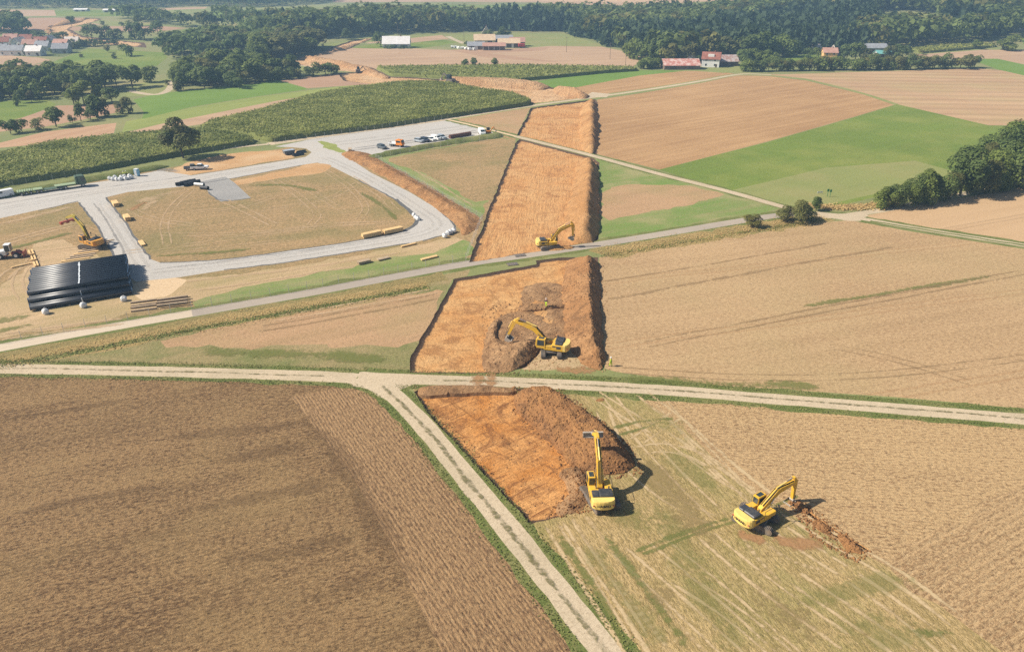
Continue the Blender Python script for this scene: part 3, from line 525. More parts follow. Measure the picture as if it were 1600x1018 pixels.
# ---------------------------------------------------------------- bare soil: pits, heaps, clods
def soil_mat(name, c, dark, pale, ang, sc=1., scr=.5, edge=(.10, .062, .04), bump=.22, blot=.75):
    N = NT(name); rp = N.map((1, 1, 1), -ang)
    g = N.noise(2.2 / sc, 5, .75); st = N.noise(1, 4, .7, vec=N.map((.22 / sc, 2.0 / sc, 1), 0, rp), dist=.6)
    st2 = N.noise(1, 3, .6, vec=N.map((1.1 / sc, .14 / sc, 1), 0, rp), dist=.4)
    big = N.noise(.11 / sc, 5, .7, dist=.5)
    col = N.mix(N.ramp(big, .4, .62), c, pale)
    col = N.mix(N.math('MULTIPLY', N.ramp(st, .52, .68), scr), col, dark)
    col = N.mix(N.math('MULTIPLY', N.ramp(st2, .6, .68), scr * .55), col, tuple(x * .6 for x in dark))
    col = N.mix(N.math('MULTIPLY', N.ramp(N.noise(.24 / sc, 6, .72, dist=1.2), .5, .62), blot), col, dark)
    col = N.mix(N.math('MULTIPLY', N.ramp(g, .36, .62, 1, 0), .38 if sc < 1.3 else .2), col, tuple(x * .55 for x in dark))
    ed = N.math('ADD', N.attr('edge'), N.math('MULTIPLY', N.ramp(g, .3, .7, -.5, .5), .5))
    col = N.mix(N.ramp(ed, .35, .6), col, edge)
    N.col(col).bump(N.math('ADD', N.math('MULTIPLY', g, 1.), N.math('MULTIPLY', st, .9)), bump * sc, 1)
    return N.m
PA = rowang((700, 690), (860, 640)) + .15; PB = rowang((650, 560), (760, 545)); PC = rowang((900, 380), (905, 250))
SM = {'near': soil_mat('orange_subsoil_near', (.55, .23, .058), (.24, .10, .036), (.68, .35, .125), PA, 1, 1.),
      'mid': soil_mat('orange_subsoil', (.60, .30, .105), (.33, .155, .058), (.66, .39, .165), PB, 1.2, .55),
      'mid_c': soil_mat('orange_subsoil_strip', (.55, .28, .105), (.36, .17, .066), (.60, .35, .15), PC, 1.5, .5),
      'far': soil_mat('orange_subsoil_far', (.58, .34, .165), (.42, .235, .11), (.64, .43, .24), 1.2, 3, .5),
      'dug': soil_mat('brown_subsoil', (.335, .185, .085), (.165, .09, .045), (.43, .26, .13), PB + .6, 1, .7),
      'heap': soil_mat('heaped_topsoil', (.35, .17, .068), (.17, .088, .042), (.44, .225, .085), PA + 1.2, .9, .6, edge=(.2, .125, .07), bump=.4),
      'berm_b': soil_mat('heaped_soil_brown', (.42, .21, .085), (.22, .115, .052), (.52, .29, .13), PC + 1.57, 1.1, .65, bump=.4),
      'berm': soil_mat('heaped_soil_berm', (.47, .245, .095), (.27, .14, .06), (.55, .32, .14), PC + 1.57, 1.4, .55, edge=(.26, .16, .09), bump=.4),
      'berm_far': soil_mat('heaped_soil_far', (.50, .28, .13), (.33, .18, .09), (.6, .38, .2), 1.2, 3, .5, edge=(.28, .18, .1), bump=.4)}
def tri_mesh(name, a, depthf, step, mat, edge_w=.8, ring=.45, attr=True):
    lo, hi = a.min(0), a.max(0)
    gx, gy = np.meshgrid(np.arange(lo[0], hi[0], step), np.arange(lo[1], hi[1], step)); g = np.column_stack([gx.ravel(), gy.ravel()])
    g = g + RNG.uniform(-.35, .35, g.shape) * step; g = g[inside(g, a)]; d = edist(g, a); k = d > ring + .45 * step; g = g[k]
    n = normals2(np.vstack([a[-1:], a, a[:1]]))[1:-1]; r1 = a + n * ring; r1 = r1 if inside(r1, a).mean() > .5 else a - n * ring
    k = inside(r1, a); r1 = r1[k]; r1 = r1[edist(r1, a) > ring * .8]
    p = np.vstack([a, r1, g]); V = [Vector((float(x), float(y))) for x, y in p]; m = len(a)
    vo, eo, fo, *_ = delaunay_2d_cdt(V, [(i, (i + 1) % m) for i in range(m)], [list(range(m))] , 1, 1e-5, False)
    v = np.array([(q[0], q[1]) for q in vo]); f = np.array([tuple(q) for q in fo if len(q) == 3])
    c = v[f].mean(1); f = f[inside(c, a)]
    d = edist(v, a); z = T(v[:, 0], v[:, 1]) + depthf(v[:, 0], v[:, 1], d)
    vv = np.column_stack([v, z]); n_ = np.cross(vv[f[:, 1]] - vv[f[:, 0]], vv[f[:, 2]] - vv[f[:, 0]])[:, 2] < 0; f[n_] = f[n_][:, ::-1]
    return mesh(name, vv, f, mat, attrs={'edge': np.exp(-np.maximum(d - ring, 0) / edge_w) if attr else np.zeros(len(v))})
for k_, (nm, a, dep, st, mt, amp) in enumerate(PITS):
    def df(x, y, d, dep=dep, amp=amp, st=st, k_=k_):
        return -dep * sstep(d / .45) + np.minimum(1, d / 2) * (amp * fbm(x / (2.2 * st), y / (3.5 * st), 4, 3) + .1 * fbm(x / 14, y / 14, 2, 8)) * (1 if d.max() > 0 else 0)
    mt_ = 'mid_c' if k_ in (2, 3) else mt
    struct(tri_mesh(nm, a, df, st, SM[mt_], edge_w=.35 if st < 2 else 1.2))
def heap(name, pts, hmax, slope, step, mat, label, cat='soil heap', base=-.5, rough=.35, group=None, steep=0, z0=0., sm=2):
    a = smooth(PX(pts), sm, True); a = resample(np.vstack([a, a[:1]]), step)[:-1]; n = len(a)
    a = a + step * .55 * np.stack([vnoise(np.arange(n) * .45, np.zeros(n), 7), vnoise(np.arange(n) * .45, np.ones(n), 8)], 1)
    def df(x, y, d):
        h = d * slope
        if steep:                                            # the side away from the sun lies at a steeper angle
            n_ = normals2(np.vstack([a[-1:], a, a[:1]]))[1:-1]; sg = 1 if inside(a + n_ * .2, a).mean() < .5 else -1
            far = (n_[:, 0] * sg) > .45; pts = np.column_stack([x, y]); cr = [np.full(len(x), 1e9), np.full(len(x), 1e9)]
            for i in range(len(a)):
                j = (i + 1) % len(a); cr[int(far[i])] = np.minimum(cr[int(far[i])], edist(pts, np.array([a[i], a[j]]), False))
            h = np.minimum(cr[0] * slope, cr[1] * steep)
        h = np.where(h < hmax * .7, h, hmax * .7 + hmax * .3 * np.tanh((h - hmax * .7) / (hmax * .3)))
        q = np.minimum(1, d / 1.0)
        h = h * (1 + .22 * fbm(x / 5.5, y / 5.5, 2, 31)) + q * rough * (fbm(x / (2.6 * step), y / (2.6 * step), 3, 12) + .7 * fbm(x / 6, y / 6, 2, 13))
        return np.where(d < .02, base, np.maximum(h, -.1) + z0)
    o = tri_mesh(name, a, df, step, mat, edge_w=.6, ring=.25 * step, attr=False); o.data.polygons.foreach_set('use_smooth', np.full(len(o.data.polygons), step >= .8)); return tag(o, label, cat, group)
heap('soil_heap', [(801, 614), (806, 640), (838, 668), (868, 694), (890, 722), (915, 738), (950, 742), (985, 738), (998, 722), (972, 694), (945, 667), (916, 644), (886, 625), (858, 610), (828, 604)], 2.7, .72, .45, SM['heap'], 'largest near heap of brown topsoil beside the excavator with raised bucket', base=-.7, rough=.3, steep=1.15)
heap('soil_heap', [(868, 735), (905, 725), (915, 742), (922, 770), (914, 797), (880, 806), (862, 790), (890, 770), (886, 750)], .7, .5, .5, SM['dug'], 'low rubbly spoil edge at the corner of the near pit by the excavator tracks', base=-.7, rough=.35)
heap('soil_heap', [(650, 608), (672, 600), (740, 601), (815, 604), (805, 613), (740, 614), (690, 616), (660, 620)], .7, .4, .6, SM['dug'], 'low brown soil ramp along the gravel track at the top of the near pit', base=-.7, rough=.2)
PITB = heap
heap('soil_berm', [(880, 408), (905, 402), (938, 404), (940, 480), (943, 540), (948, 577), (925, 580), (900, 565), (884, 530), (878, 470)], 5, .52, .6, SM['berm_b'], 'long soil berm with a dark shaded side between the excavation and the pale stubble', 'soil berm', base=-.6, rough=.25, steep=1.05)
heap('soil_berm', [(900, 247), (936, 253), (938, 310), (936, 378), (915, 382), (884, 376), (880, 340), (893, 300)], 5, .66, .8, SM['berm'], 'long soil berm at the right of the orange strip beyond the asphalt road', 'soil berm', base=-.6, rough=.25, steep=1.05)
heap('soil_berm', [(908, 160), (935, 156), (936, 243), (912, 238), (904, 210)], 5, .66, 1.1, SM['berm'], 'straight soil berm between the two field tracks above the strip', 'soil berm', base=-.6, rough=.25, steep=1.05)
heap('soil_berm', [(688, 125), (720, 124), (760, 125), (810, 127), (850, 131), (862, 136), (850, 141), (800, 137), (740, 134), (690, 131)], 2.6, .4, 2, SM['berm_far'], 'pale soil berm curving along the far maize field', 'soil berm', base=-.5, rough=.3)
heap('soil_berm', [(866, 136), (890, 140), (915, 147), (925, 153), (905, 155), (880, 149), (862, 142)], 3.2, .6, 1.6, SM['berm_far'], 'rounded end of the soil berm above the field track crossing', 'soil berm', base=-.5, rough=.35)
heap('soil_berm', [(463, 91), (490, 90), (524, 97), (561, 103), (583, 107), (600, 117), (616, 122), (590, 122), (560, 110), (520, 101), (480, 97)], 2.6, .5, 3, SM['berm_far'], 'far soil berm along the pale stubble near the farm', 'soil berm', base=-.5, rough=.3)
heap('soil_berm', [(482, 90), (505, 84), (524, 77), (548, 70), (575, 61), (584, 60), (548, 76), (522, 82)], 2.4, .5, 3, SM['berm_far'], 'far narrow soil berm running up to the wood', 'soil berm', base=-.5, rough=.3)
heap('soil_berm', [(70, 55), (72, 47), (76, 41), (95, 36), (122, 33), (134, 27), (137, 30), (122, 36), (98, 39), (80, 43), (78, 52)], 3.5, .6, 5, SM['berm_far'], 'farthest soil berm with a dark side curving behind the village', 'soil berm', base=-.5, rough=.3)
# dug-out area and its spoil around the middle excavator
heap('spoil_ridge', [(754, 577), (752, 545), (762, 512), (774, 496), (784, 499), (778, 515), (775, 530), (790, 536), (812, 529), (838, 523), (848, 535), (840, 553), (815, 572), (798, 583), (772, 583)], 1.9, .4, .4, SM['dug'], 'curved ridge of brown spoil in front of the middle excavator', base=-.6, rough=.25, steep=.95)
heap('dug_floor', [(812, 441), (880, 437), (892, 470), (900, 530), (905, 548), (880, 541), (846, 545), (830, 565), (790, 570), (765, 560), (760, 510), (780, 490), (815, 484)], .1, .3, .6, SM['dug'], 'trampled brown subsoil floor under the middle excavator', 'bare soil', base=-.65, rough=.22, z0=-.33)
heap('spoil_ridge', [(812, 477), (840, 474), (885, 475), (885, 481), (840, 483), (812, 486)], 1.0, .6, .6, SM['dug'], 'low dark soil step behind the worker in the excavation', base=-.5, rough=.25)
heap('spoil_ridge', [(840, 392), (852, 376), (868, 384), (900, 384), (895, 390)], .5, .3, .8, SM['mid'], 'scraped orange soil under the excavator beside the asphalt road', base=-.6, rough=.2)
# trial trench by the nearest right-hand excavator
TRP = resample(PX([(1236, 783), (1262, 803), (1300, 830), (1354, 861)]), .6)
def trench():
    n = normals2(TRP); v, f = [], []; prof = [(-.62, .02), (-.5, -.05), (-.42, -.5), (.42, -.5), (.5, -.02), (.62, .02)]
    for i, p in enumerate(TRP):
        for o_, z in prof:
            q = p + n[i] * (o_ + RNG.uniform(-.06, .06)); v.append((q[0], q[1], z * .06 + .03))
    k = len(prof)
    for i in range(len(TRP) - 1):
        for j in range(k - 1): f.append((i * k + j, i * k + j + 1, (i + 1) * k + j + 1, (i + 1) * k + j))
    struct(mesh('narrow_trench', v, f, SM['mid']))
trench()
for j, (pp, lab) in enumerate([([(1238, 778), (1255, 786), (1268, 800), (1258, 806), (1240, 792)], 'small clod heap right under the bucket of the rightmost excavator'), ([(1266, 812), (1285, 812), (1300, 826), (1296, 836), (1276, 830)], 'middle clod heap of the three along the narrow trench'), ([(1305, 828), (1325, 838), (1352, 860), (1338, 868), (1312, 850)], 'end clod heap of the three along the narrow trench')]):
    heap('clod_heap', pp, .75, .7, .3, SM['heap'], lab, 'soil heap', base=-.1, rough=.4, sm=1)
heap('soil_heap', [(927, 626), (936, 621), (948, 622), (940, 628)], .25, .4, .3, SM['heap'], 'small scatter of dark soil on the mown grass beside the large near heap', base=-.1, rough=.25, sm=1)
# graded bank beside the compound road and parking area
heap('soil_bank', [(528, 241), (546, 235), (575, 238), (608, 257), (655, 283), (705, 312), (750, 338), (755, 350), (742, 362), (722, 370), (714, 354), (690, 332), (646, 303), (592, 272), (553, 253)], 1.1, .3, .7, SM['berm_b'], 'bare orange soil bank along the curving compound road', 'soil bank', base=-.3, rough=.35)
heap('earth_bank', [(566, 246), (600, 239), (640, 231), (700, 220), (760, 211), (785, 209), (788, 214), (775, 217), (700, 227), (640, 238), (600, 246), (575, 250)], 1.2, .5, 1.0, M['verge'], 'long grassy bank below the parking area', 'bank', base=-.3, rough=.25)
heap('earth_bank', [(-120, 332), (0, 303), (60, 293), (140, 277), (200, 266), (262, 257), (268, 262), (200, 275), (140, 285), (60, 299), (0, 310), (-120, 340)], 1.3, .5, 1.2, M['verge'], 'dark green bank behind the parked low loader', 'bank', base=-.3, rough=.3)
def lumps(name, pts, n, s0, s1, mat, zf, label):              # merged loose clods
    a = PX(pts); lo, hi = a.min(0), a.max(0); p = RNG.uniform(lo, hi, (n * 4, 2)); p = p[inside(p, a)][:n]; n = len(p)
    ico = np.array([(0, 0, 1), (1, 0, 0), (0, 1, 0), (-1, 0, 0), (0, -1, 0), (0, 0, -1)], float)
    fc = np.array([(0, 1, 2), (0, 2, 3), (0, 3, 4), (0, 4, 1), (5, 2, 1), (5, 3, 2), (5, 4, 3), (5, 1, 4)])
    s = s0 + (s1 - s0) * RNG.random(n) ** 3; v = ico[None] * s[:, None, None] * RNG.uniform(.6, 1.2, (n, 6, 3)); v[:, :, 2] *= .7
    th = RNG.uniform(0, 6.28, n); c, sn = np.cos(th)[:, None], np.sin(th)[:, None]; x, y = v[..., 0].copy(), v[..., 1].copy(); v[..., 0] = c * x - sn * y; v[..., 1] = sn * x + c * y
    v[..., 0] += p[:, :1]; v[..., 1] += p[:, 1:]; v[..., 2] += (zf(p) if callable(zf) else np.full(n, zf))[:, None]
    o = mesh(name, v.reshape(-1, 3), (fc[None] + 6 * np.arange(n)[:, None, None]).reshape(-1, 3), mat, attrs={'edge': np.zeros(6 * n)}); return stuff(o, label, 'soil clods')
from mathutils.bvhtree import BVHTree
def onto(names):
    obs = [o for o in COL.objects if o.name.split('.')[0] in names and o.type == 'MESH']
    trees = []
    for o in obs:
        me = o.data; trees.append(BVHTree.FromPolygons([tuple(v.co) for v in me.vertices], [tuple(p.vertices) for p in me.polygons]))
    def zf(p):
        out = []
        for x, y in p:
            z = -9
            for t in trees:
                h = t.ray_cast(Vector((x, y, 60)), Vector((0, 0, -1)))[0]
                if h is not None: z = max(z, h.z)
            out.append(z if z > -5 else float(T(x, y)))
        return np.array(out)
    return zf
ZS = onto({'soil_heap', 'soil_berm', 'spoil_ridge', 'dug_floor', 'clod_heap', 'stripped_soil_strip', 'soil_bank'})
lumps('soil_clods', [(800, 603), (880, 608), (985, 692), (1008, 740), (930, 752), (925, 800), (850, 812), (880, 760), (868, 700), (800, 640)], 3800, .06, .3, SM['heap'], ZS, 'loose brown clods scattered over the near heap')
lumps('soil_clods', [(752, 480), (890, 440), (945, 410), (955, 582), (880, 575), (760, 590)], 3000, .07, .28, SM['dug'], ZS, 'loose brown clods over the excavation and its berm')
lumps('soil_clods', [(1232, 775), (1262, 785), (1365, 865), (1335, 880), (1270, 840), (1235, 800)], 700, .06, .3, SM['heap'], ZS, 'loose clods along the narrow trench')
lumps('soil_clods', [(640, 600), (830, 604), (925, 760), (908, 800), (830, 820), (690, 668)], 900, .05, .18, SM['dug'], ZS, 'crumbs of soil on the near pit floor')
# ---------------------------------------------------------------- vegetation
def leaf_mat(name, c, c2, tint=None, rnd=.35):
    N = NT(name); isl = N.n('NewGeometry').outputs['Random Per Island']; oi = N.n('ObjectInfo').outputs['Random']
    col = N.mix(isl, c, c2)
    big = N.noise(.12, 2)
    col = N.mix(N.ramp(big, .4, .62), col, tuple(x * .7 for x in c))
    col = N.mix(N.math('MULTIPLY', oi, .55), col, tint or (c[0] * 1.5, c[1] * 1.2, c[2]))
    N.col(col); N.b.inputs['Roughness'].default_value = .7; N.b.inputs['Specular IOR Level'].default_value = .2
    tl = N.n('BsdfTranslucent'); N.l(N.b.inputs['Base Color'].links[0].from_socket, tl.inputs[0]); mx = N.n('MixShader'); mx.inputs[0].default_value = .4
    N.l(N.b.outputs[0], mx.inputs[1]); N.l(tl.outputs[0], mx.inputs[2]); N.l(mx.outputs[0], N.out.inputs[0])
    return N.m
LM = {'wood': leaf_mat('leaves_far_wood', (.13, .19, .055), (.23, .30, .09)), 'dec': leaf_mat('leaves_green', (.14, .195, .045), (.25, .31, .08)), 'dark': leaf_mat('leaves_dark', (.11, .16, .045), (.195, .25, .07)),
      'con': leaf_mat('needles', (.06, .095, .045), (.10, .14, .06), (.075, .11, .05)), 'red': leaf_mat('leaves_reddish', (.17, .125, .055), (.16, .225, .065), (.15, .18, .055)),
      'pale': leaf_mat('leaves_pale', (.24, .26, .10), (.34, .34, .14)), 'olive': leaf_mat('leaves_olive', (.15, .165, .05), (.28, .27, .09)),
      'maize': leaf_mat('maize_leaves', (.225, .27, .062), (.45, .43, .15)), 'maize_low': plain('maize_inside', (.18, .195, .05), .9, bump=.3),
      'straw': leaf_mat('dry_stalks', (.60, .45, .21), (.45, .36, .15)), 'blade': leaf_mat('grass_blades', (.17, .21, .05), (.34, .32, .12))}
BARK = plain('bark', (.085, .062, .045), .95, bump=.05)
def quads(c, nrm, sx, sy=None):
    n = len(c); sy = sx if sy is None else sy
    nrm = nrm / np.maximum(np.linalg.norm(nrm, axis=1)[:, None], 1e-9); r = RNG.normal(size=(n, 3))
    a = np.cross(nrm, r); a /= np.maximum(np.linalg.norm(a, axis=1)[:, None], 1e-9); b = np.cross(nrm, a)
    sx = np.broadcast_to(sx, (n,))[:, None]; sy = np.broadcast_to(sy, (n,))[:, None]
    k1, k2 = RNG.uniform(.7, 1.1, (n, 1)), RNG.uniform(.5, 1.1, (n, 1))
    v = np.stack([c - a * sx * k1 - b * sy * .4, c + a * sx * .25 - b * sy * k2, c + a * sx * k2 + b * sy * .35, c - a * sx * .3 + b * sy * k1], 1)
    return v.reshape(-1, 3), np.arange(4 * n, dtype=np.int32).reshape(-1, 4)
def crown_pts(n, kind, rng):                                # points and normals of a unit-height crown
    if kind == 'con':
        z = .1 + .9 * (1 - np.sqrt(rng.random(n))); t = rng.uniform(0, 6.283, n); lay = .82 + .25 * np.sin(z * 42 + rng.uniform(0, 6))
        r = (1.02 - z) * .27 * lay * np.sqrt(rng.uniform(.35, 1, n)); p = np.column_stack([r * np.cos(t), r * np.sin(t), z])
        return p, np.column_stack([np.cos(t), np.sin(t), np.full(n, .45)]) + rng.normal(size=(n, 3)) * .35
    
    if kind == 'round':
        q = rng.normal(size=(n, 3)); q /= np.linalg.norm(q, axis=1)[:, None]; q[:, 2] = np.where(rng.random(n) < .75, np.abs(q[:, 2]), q[:, 2]); ph = rng.uniform(0, 6, 3)
        r = 1 + .16 * np.sin(q[:, 0] * 4 + ph[0]) + .14 * np.sin(q[:, 1] * 5 + ph[1]) + .1 * np.sin(q[:, 2] * 6 + ph[2]); p = q * r[:, None] * np.array([.42, .42, .42]) + np.array([0, 0, .55])
        return p, q + rng.normal(size=(n, 3)) * .22
    B = {'dec': 10, 'bush': 9, 'tall': 14, 'open': 13}[kind]; cz, rx, rz = {'dec': (.60, .34, .33), 'bush': (.46, .44, .40), 'tall': (.56, .20, .40), 'open': (.66, .36, .28)}[kind]
    d = rng.normal(size=(B, 3)); d /= np.linalg.norm(d, axis=1)[:, None]; d *= (rng.uniform(.35, .9, B) ** .6)[:, None]
    bc = np.column_stack([d[:, 0] * rx, d[:, 1] * rx, cz + d[:, 2] * rz]); br = rng.uniform(.14, .23, B) * (rx + rz) / .67 * (.8 if kind == 'open' else 1)
    k = rng.integers(0, B, n); q = rng.normal(size=(n, 3)); q /= np.linalg.norm(q, axis=1)[:, None]
    q[:, 2] = np.where(rng.random(n) < .6, np.abs(q[:, 2]), q[:, 2])
    p = bc[k] + q * (br[k] * rng.uniform(.8, 1.05, n))[:, None]; p[:, 2] = np.maximum(p[:, 2], .06)
    return p, q + rng.normal(size=(n, 3)) * .35 + np.array([0, 0, .35])
PROTO = {}
def proto(kind, mat, lod, var):
    key = (kind, mat, lod, var)
    if key not in PROTO:
        rng = np.random.default_rng(hash((len(kind), len(mat), lod, var)) % 9999 + var * 17); n = {0: 300, 1: 1000, 2: 3200}[lod]; sz = {0: .075, 1: .046, 2: .027}[lod]
        p, nr = crown_pts(n, kind, rng); v, f = quads(p, nr, sz * rng.uniform(.7, 1.3, n)); me = bpy.data.meshes.new('crown')
        me.from_pydata(v.tolist(), [], f.tolist()); me.materials.append(LM[mat])
        b = MB(); top = .5 if kind != 'con' else .9; ln = Vector((random.uniform(-.03, .03), random.uniform(-.03, .03), 0))
        b.tube((0, 0, -.03), ln * .5 + Vector((0, 0, .25)), .026, .02, 7); b.tube(ln * .5 + Vector((0, 0, .25)), ln + Vector((0, 0, top)), .02, .008, 6)
        if kind != 'con':
            for q in range(5):
                t = q * 1.26 + random.random(); b.tube(ln * .5 + Vector((0, 0, .22 + .05 * q)), (.22 * math.cos(t), .22 * math.sin(t), .42 + .07 * q), .011, .004, 5, False)
        tm = bpy.data.meshes.new('trunk'); tm.from_pydata([tuple(x) for x in b.v], [], b.f); tm.materials.append(BARK)
        PROTO[key] = (tm, me)
    return PROTO[key]
def tree_at(x, y, h, kind, mat, label, group=None, wsc=1., lod=1, name='tree', cat='tree'):
    tm, cm = proto(kind, mat, lod, random.randrange(3)); r = empty(name, (x, y, float(T(x, y)) - .05), random.uniform(0, 6.28), label, cat, group); s = h
    for nm, me in (('trunk', tm), ('crown', cm)):
        o = bpy.data.objects.new(nm, me); COL.objects.link(o); o.parent = r; o.scale = (s * wsc, s * wsc, s)
    return r
def tree(u, v, h, kind='dec', mat='dec', label='', group=None, wsc=1., lod=1, name='tree', cat='tree'):
    x, y = px(u, v); return tree_at(x, y, h, kind, mat, label, group, wsc, lod, name, cat)
def fill(poly, sp):                                          # jittered, spaced spots inside a pixel polygon
    a = PX(poly); lo, hi = a.min(0), a.max(0); gx, gy = np.meshgrid(np.arange(lo[0], hi[0], sp), np.arange(lo[1], hi[1], sp)); p = np.column_stack([gx.ravel(), gy.ravel()])
    p[:, 0] += (np.round((p[:, 1] - lo[1]) / sp) % 2) * sp / 2; p += RNG.uniform(-.38, .38, p.shape) * sp; return p[inside(p, a)]
tree(287, 247, 13.6, 'dec', 'red', 'lone broad tree with reddish leaves at the edge of the maize by the compound', lod=2, wsc=1.15)
for u, v, h, k, m, w_, lab in [(17, 209, 6.4, 'dec', 'dec', 1.1, 'small round tree at the left edge of the striped field'), (35, 207, 6.2, 'bush', 'dec', .9, 'dense upright bush beside the small round tree on the left'), (88, 198, 8.2, 'dec', 'dec', 1.25, 'broad spreading tree standing alone in front of the brown field'),
                               (62, 203, 5, 'bush', 'pale', 1.2, 'pale green bush beside the broad spreading tree'), (114, 193, 3.6, 'bush', 'dark', .9, 'smallest dark bush before the tree group'), (127, 190, 7.6, 'tall', 'dark', .9, 'slim dark columnar tree left of the tree group'),
                               (142, 187, 4.2, 'bush', 'dark', 1.1, 'round dark bush in front of the tree group'), (151, 183, 10, 'tall', 'dark', 1.3, 'tall dark tree in the middle of the tree group'), (165, 182, 8, 'bush', 'olive', .8, 'olive upright tree at the front of the tree group'),
                               (188, 178, 5.4, 'bush', 'pale', .8, 'pale narrow bush at the right of the tree group'), (201, 177, 7.3, 'bush', 'olive', .9, 'rounded olive tree at the right end of the tree group'), (116, 165, 8, 'dec', 'dec', 1.3, 'round tree behind the slim dark tree'), (132, 163, 10.5, 'dec', 'dec', 1.2, 'large round tree rising at the back of the tree group'),
                               (176, 163, 8, 'dec', 'dark', 1.3, 'spreading dark tree behind the olive trees'), (160, 160, 8.4, 'dec', 'dec', 1.1, 'tree at the rear of the tree group by the meadow'), (25, 166, 4.0, 'bush', 'dec', .8, 'small bush on the green meadow at the far left'), (32, 161, 6.2, 'dec', 'dec', 1., 'tree on the green meadow beside the small bush'), (50, 160, 5.6, 'dec', 'red', 1., 'reddish small tree on the green meadow at the far left'),
                               (374, 139, 6.3, 'dec', 'dark', 1.1, 'tree casting a shadow on the bright meadow below the wood'), (207, 137, 13.5, 'dec', 'dec', 1.15, 'big round tree by the curving gravel path'), (236, 128, 10, 'bush', 'dec', 1.1, 'broad tree right of the big one by the curving path'), (262, 133, 3, 'bush', 'olive', 1.1, 'small shrub at the bend of the curving path'), (278, 142, 5, 'bush', 'red', 1.3, 'brownish shrub at the corner of the wood by the path'),
                               (727, 105, 5.6, 'dec', 'dec', 1.2, 'leftmost of the three trees before the far farm'), (741, 105, 5.8, 'dec', 'dec', 1.1, 'middle one of the three trees before the far farm'), (773, 105, 5.6, 'dec', 'dec', 1.1, 'lone right one of the three trees before the far farm'),
                               (169, 82, 5, 'dec', 'olive', 1.1, 'small tree on the slope below the far pit'), (180, 92, 4, 'bush', 'dec', 1.1, 'small bush in the green meadow by the village'), (198, 88, 10, 'bush', 'dec', .9, 'single tall tree in the green meadow by the village'),
                               (112, 40, 9, 'dec', 'dark', 1.2, 'lone tree beside the farthest pit'), (218, 41, 10, 'dec', 'dec', 1.2, 'lone round tree on the far strip of field'), (247, 53, 11, 'bush', 'dark', 1.1, 'lone dark tree on the far green field'), (202, 40, 5, 'bush', 'dec', 1.2, 'bush left of the lone round tree on the far strip'), (190, 40, 4, 'bush', 'dec', 1.2, 'smaller bush on the far strip of field'), (160, 39, 4, 'bush', 'dark', 1.2, 'dark bush on the far strip nearest the pit'),
                               (144, 61, 12, 'bush', 'dark', 1.2, 'left big tree of the group below the farthest pit'), (165, 61, 11, 'bush', 'dark', 1.2, 'second tree of the group below the farthest pit'), (182, 62, 9, 'bush', 'dark', 1.4, 'third lower tree of the group below the farthest pit'), (212, 62, 14, 'bush', 'dark', 1., 'tall tree left of the pair on the far slope'), (226, 63, 14, 'bush', 'dark', 1., 'tall tree right of the pair on the far slope'), (97, 65, 8, 'bush', 'dark', 1.6, 'broad tree between the village and the farthest pit'), (61, 63, 8, 'bush', 'dark', 1.3, 'tree behind the village roofs'), (28, 61, 6, 'bush', 'dec', 1.1, 'bush behind the village roofs'), (10, 61, 5, 'bush', 'dec', 1.1, 'leftmost bush behind the village roofs'),
                               (1525, 77, 7, 'dec', 'dec', 1.2, 'single tree between far fields at the upper right'), (1578, 79, 11, 'bush', 'dec', 1.5, 'large round tree at the upper right edge of the far stubble'), (1565, 78, 8, 'bush', 'dec', 1.3, 'round tree left of the large one at the upper right'),
                               (595, 73, 11, 'bush', 'dark', 1.1, 'tree at the left gable of the white farmhouse'), (543, 62, 9, 'bush', 'dark', 1., 'small tree at the wood edge above the far pit')]:
    tree(u, v, h, k, m, lab, None, w_, 1)
tree(1177, 354, 3.6, 'bush', 'olive', 'small shrub beside the asphalt road near the junction', None, 1.3, 2, 'shrub', 'shrub')
tree(1230, 346, 4.6, 'bush', 'olive', 'left half of the broad olive shrub at the junction', None, 1.1, 2, 'shrub', 'shrub'); tree(1248, 347, 6.0, 'bush', 'olive', 'broad olive shrub at the track junction', None, 1.0, 2, 'shrub', 'shrub'); tree(1262, 343, 4.4, 'bush', 'dec', 'right lower shrub at the track junction', None, 1., 2, 'shrub', 'shrub')
tree(1275, 329, 4.0, 'tall', 'dark', 'small dark upright bush behind the junction on the pale meadow', None, 1.2, 2, 'shrub', 'shrub')
for u, v, h, k, m, w_ in [(1384, 327, 6, 'bush', 'dec', 1), (1396, 324, 6.8, 'bush', 'dark', 1), (1412, 322, 7.6, 'bush', 'dec', 1), (1430, 318, 8.6, 'bush', 'dark', .95), (1447, 317, 9.2, 'bush', 'dec', .9), (1464, 312, 9, 'bush', 'dark', .9), (1482, 311, 7.8, 'bush', 'olive', 1), (1500, 306, 11.2, 'dec', 'dark', 1), (1516, 300, 9.4, 'bush', 'dec', 1), (1533, 302, 8.4, 'bush', 'olive', 1), (1552, 296, 10.5, 'bush', 'dec', 1), (1572, 293, 11.5, 'bush', 'dark', .95), (1592, 291, 12, 'bush', 'dec', 1.), (1612, 290, 12, 'bush', 'dark', 1),
                         (1535, 280, 9, 'bush', 'olive', 1), (1556, 268, 11, 'bush', 'dark', 1), (1578, 258, 12, 'dec', 'dec', 1), (1598, 252, 12, 'bush', 'dark', 1.), (1616, 262, 12, 'bush', 'dec', 1), (1570, 246, 8, 'bush', 'olive', 1.1), (1590, 236, 9, 'bush', 'dark', 1)]:
    tree(u, v, h * (1.18 if u > 1490 else 1.05) * random.uniform(.9, 1.1), k, m, 'dense dark tree of the hedge at the right edge below the green meadow', 'trees of the hedge at the right edge', w_, 2)
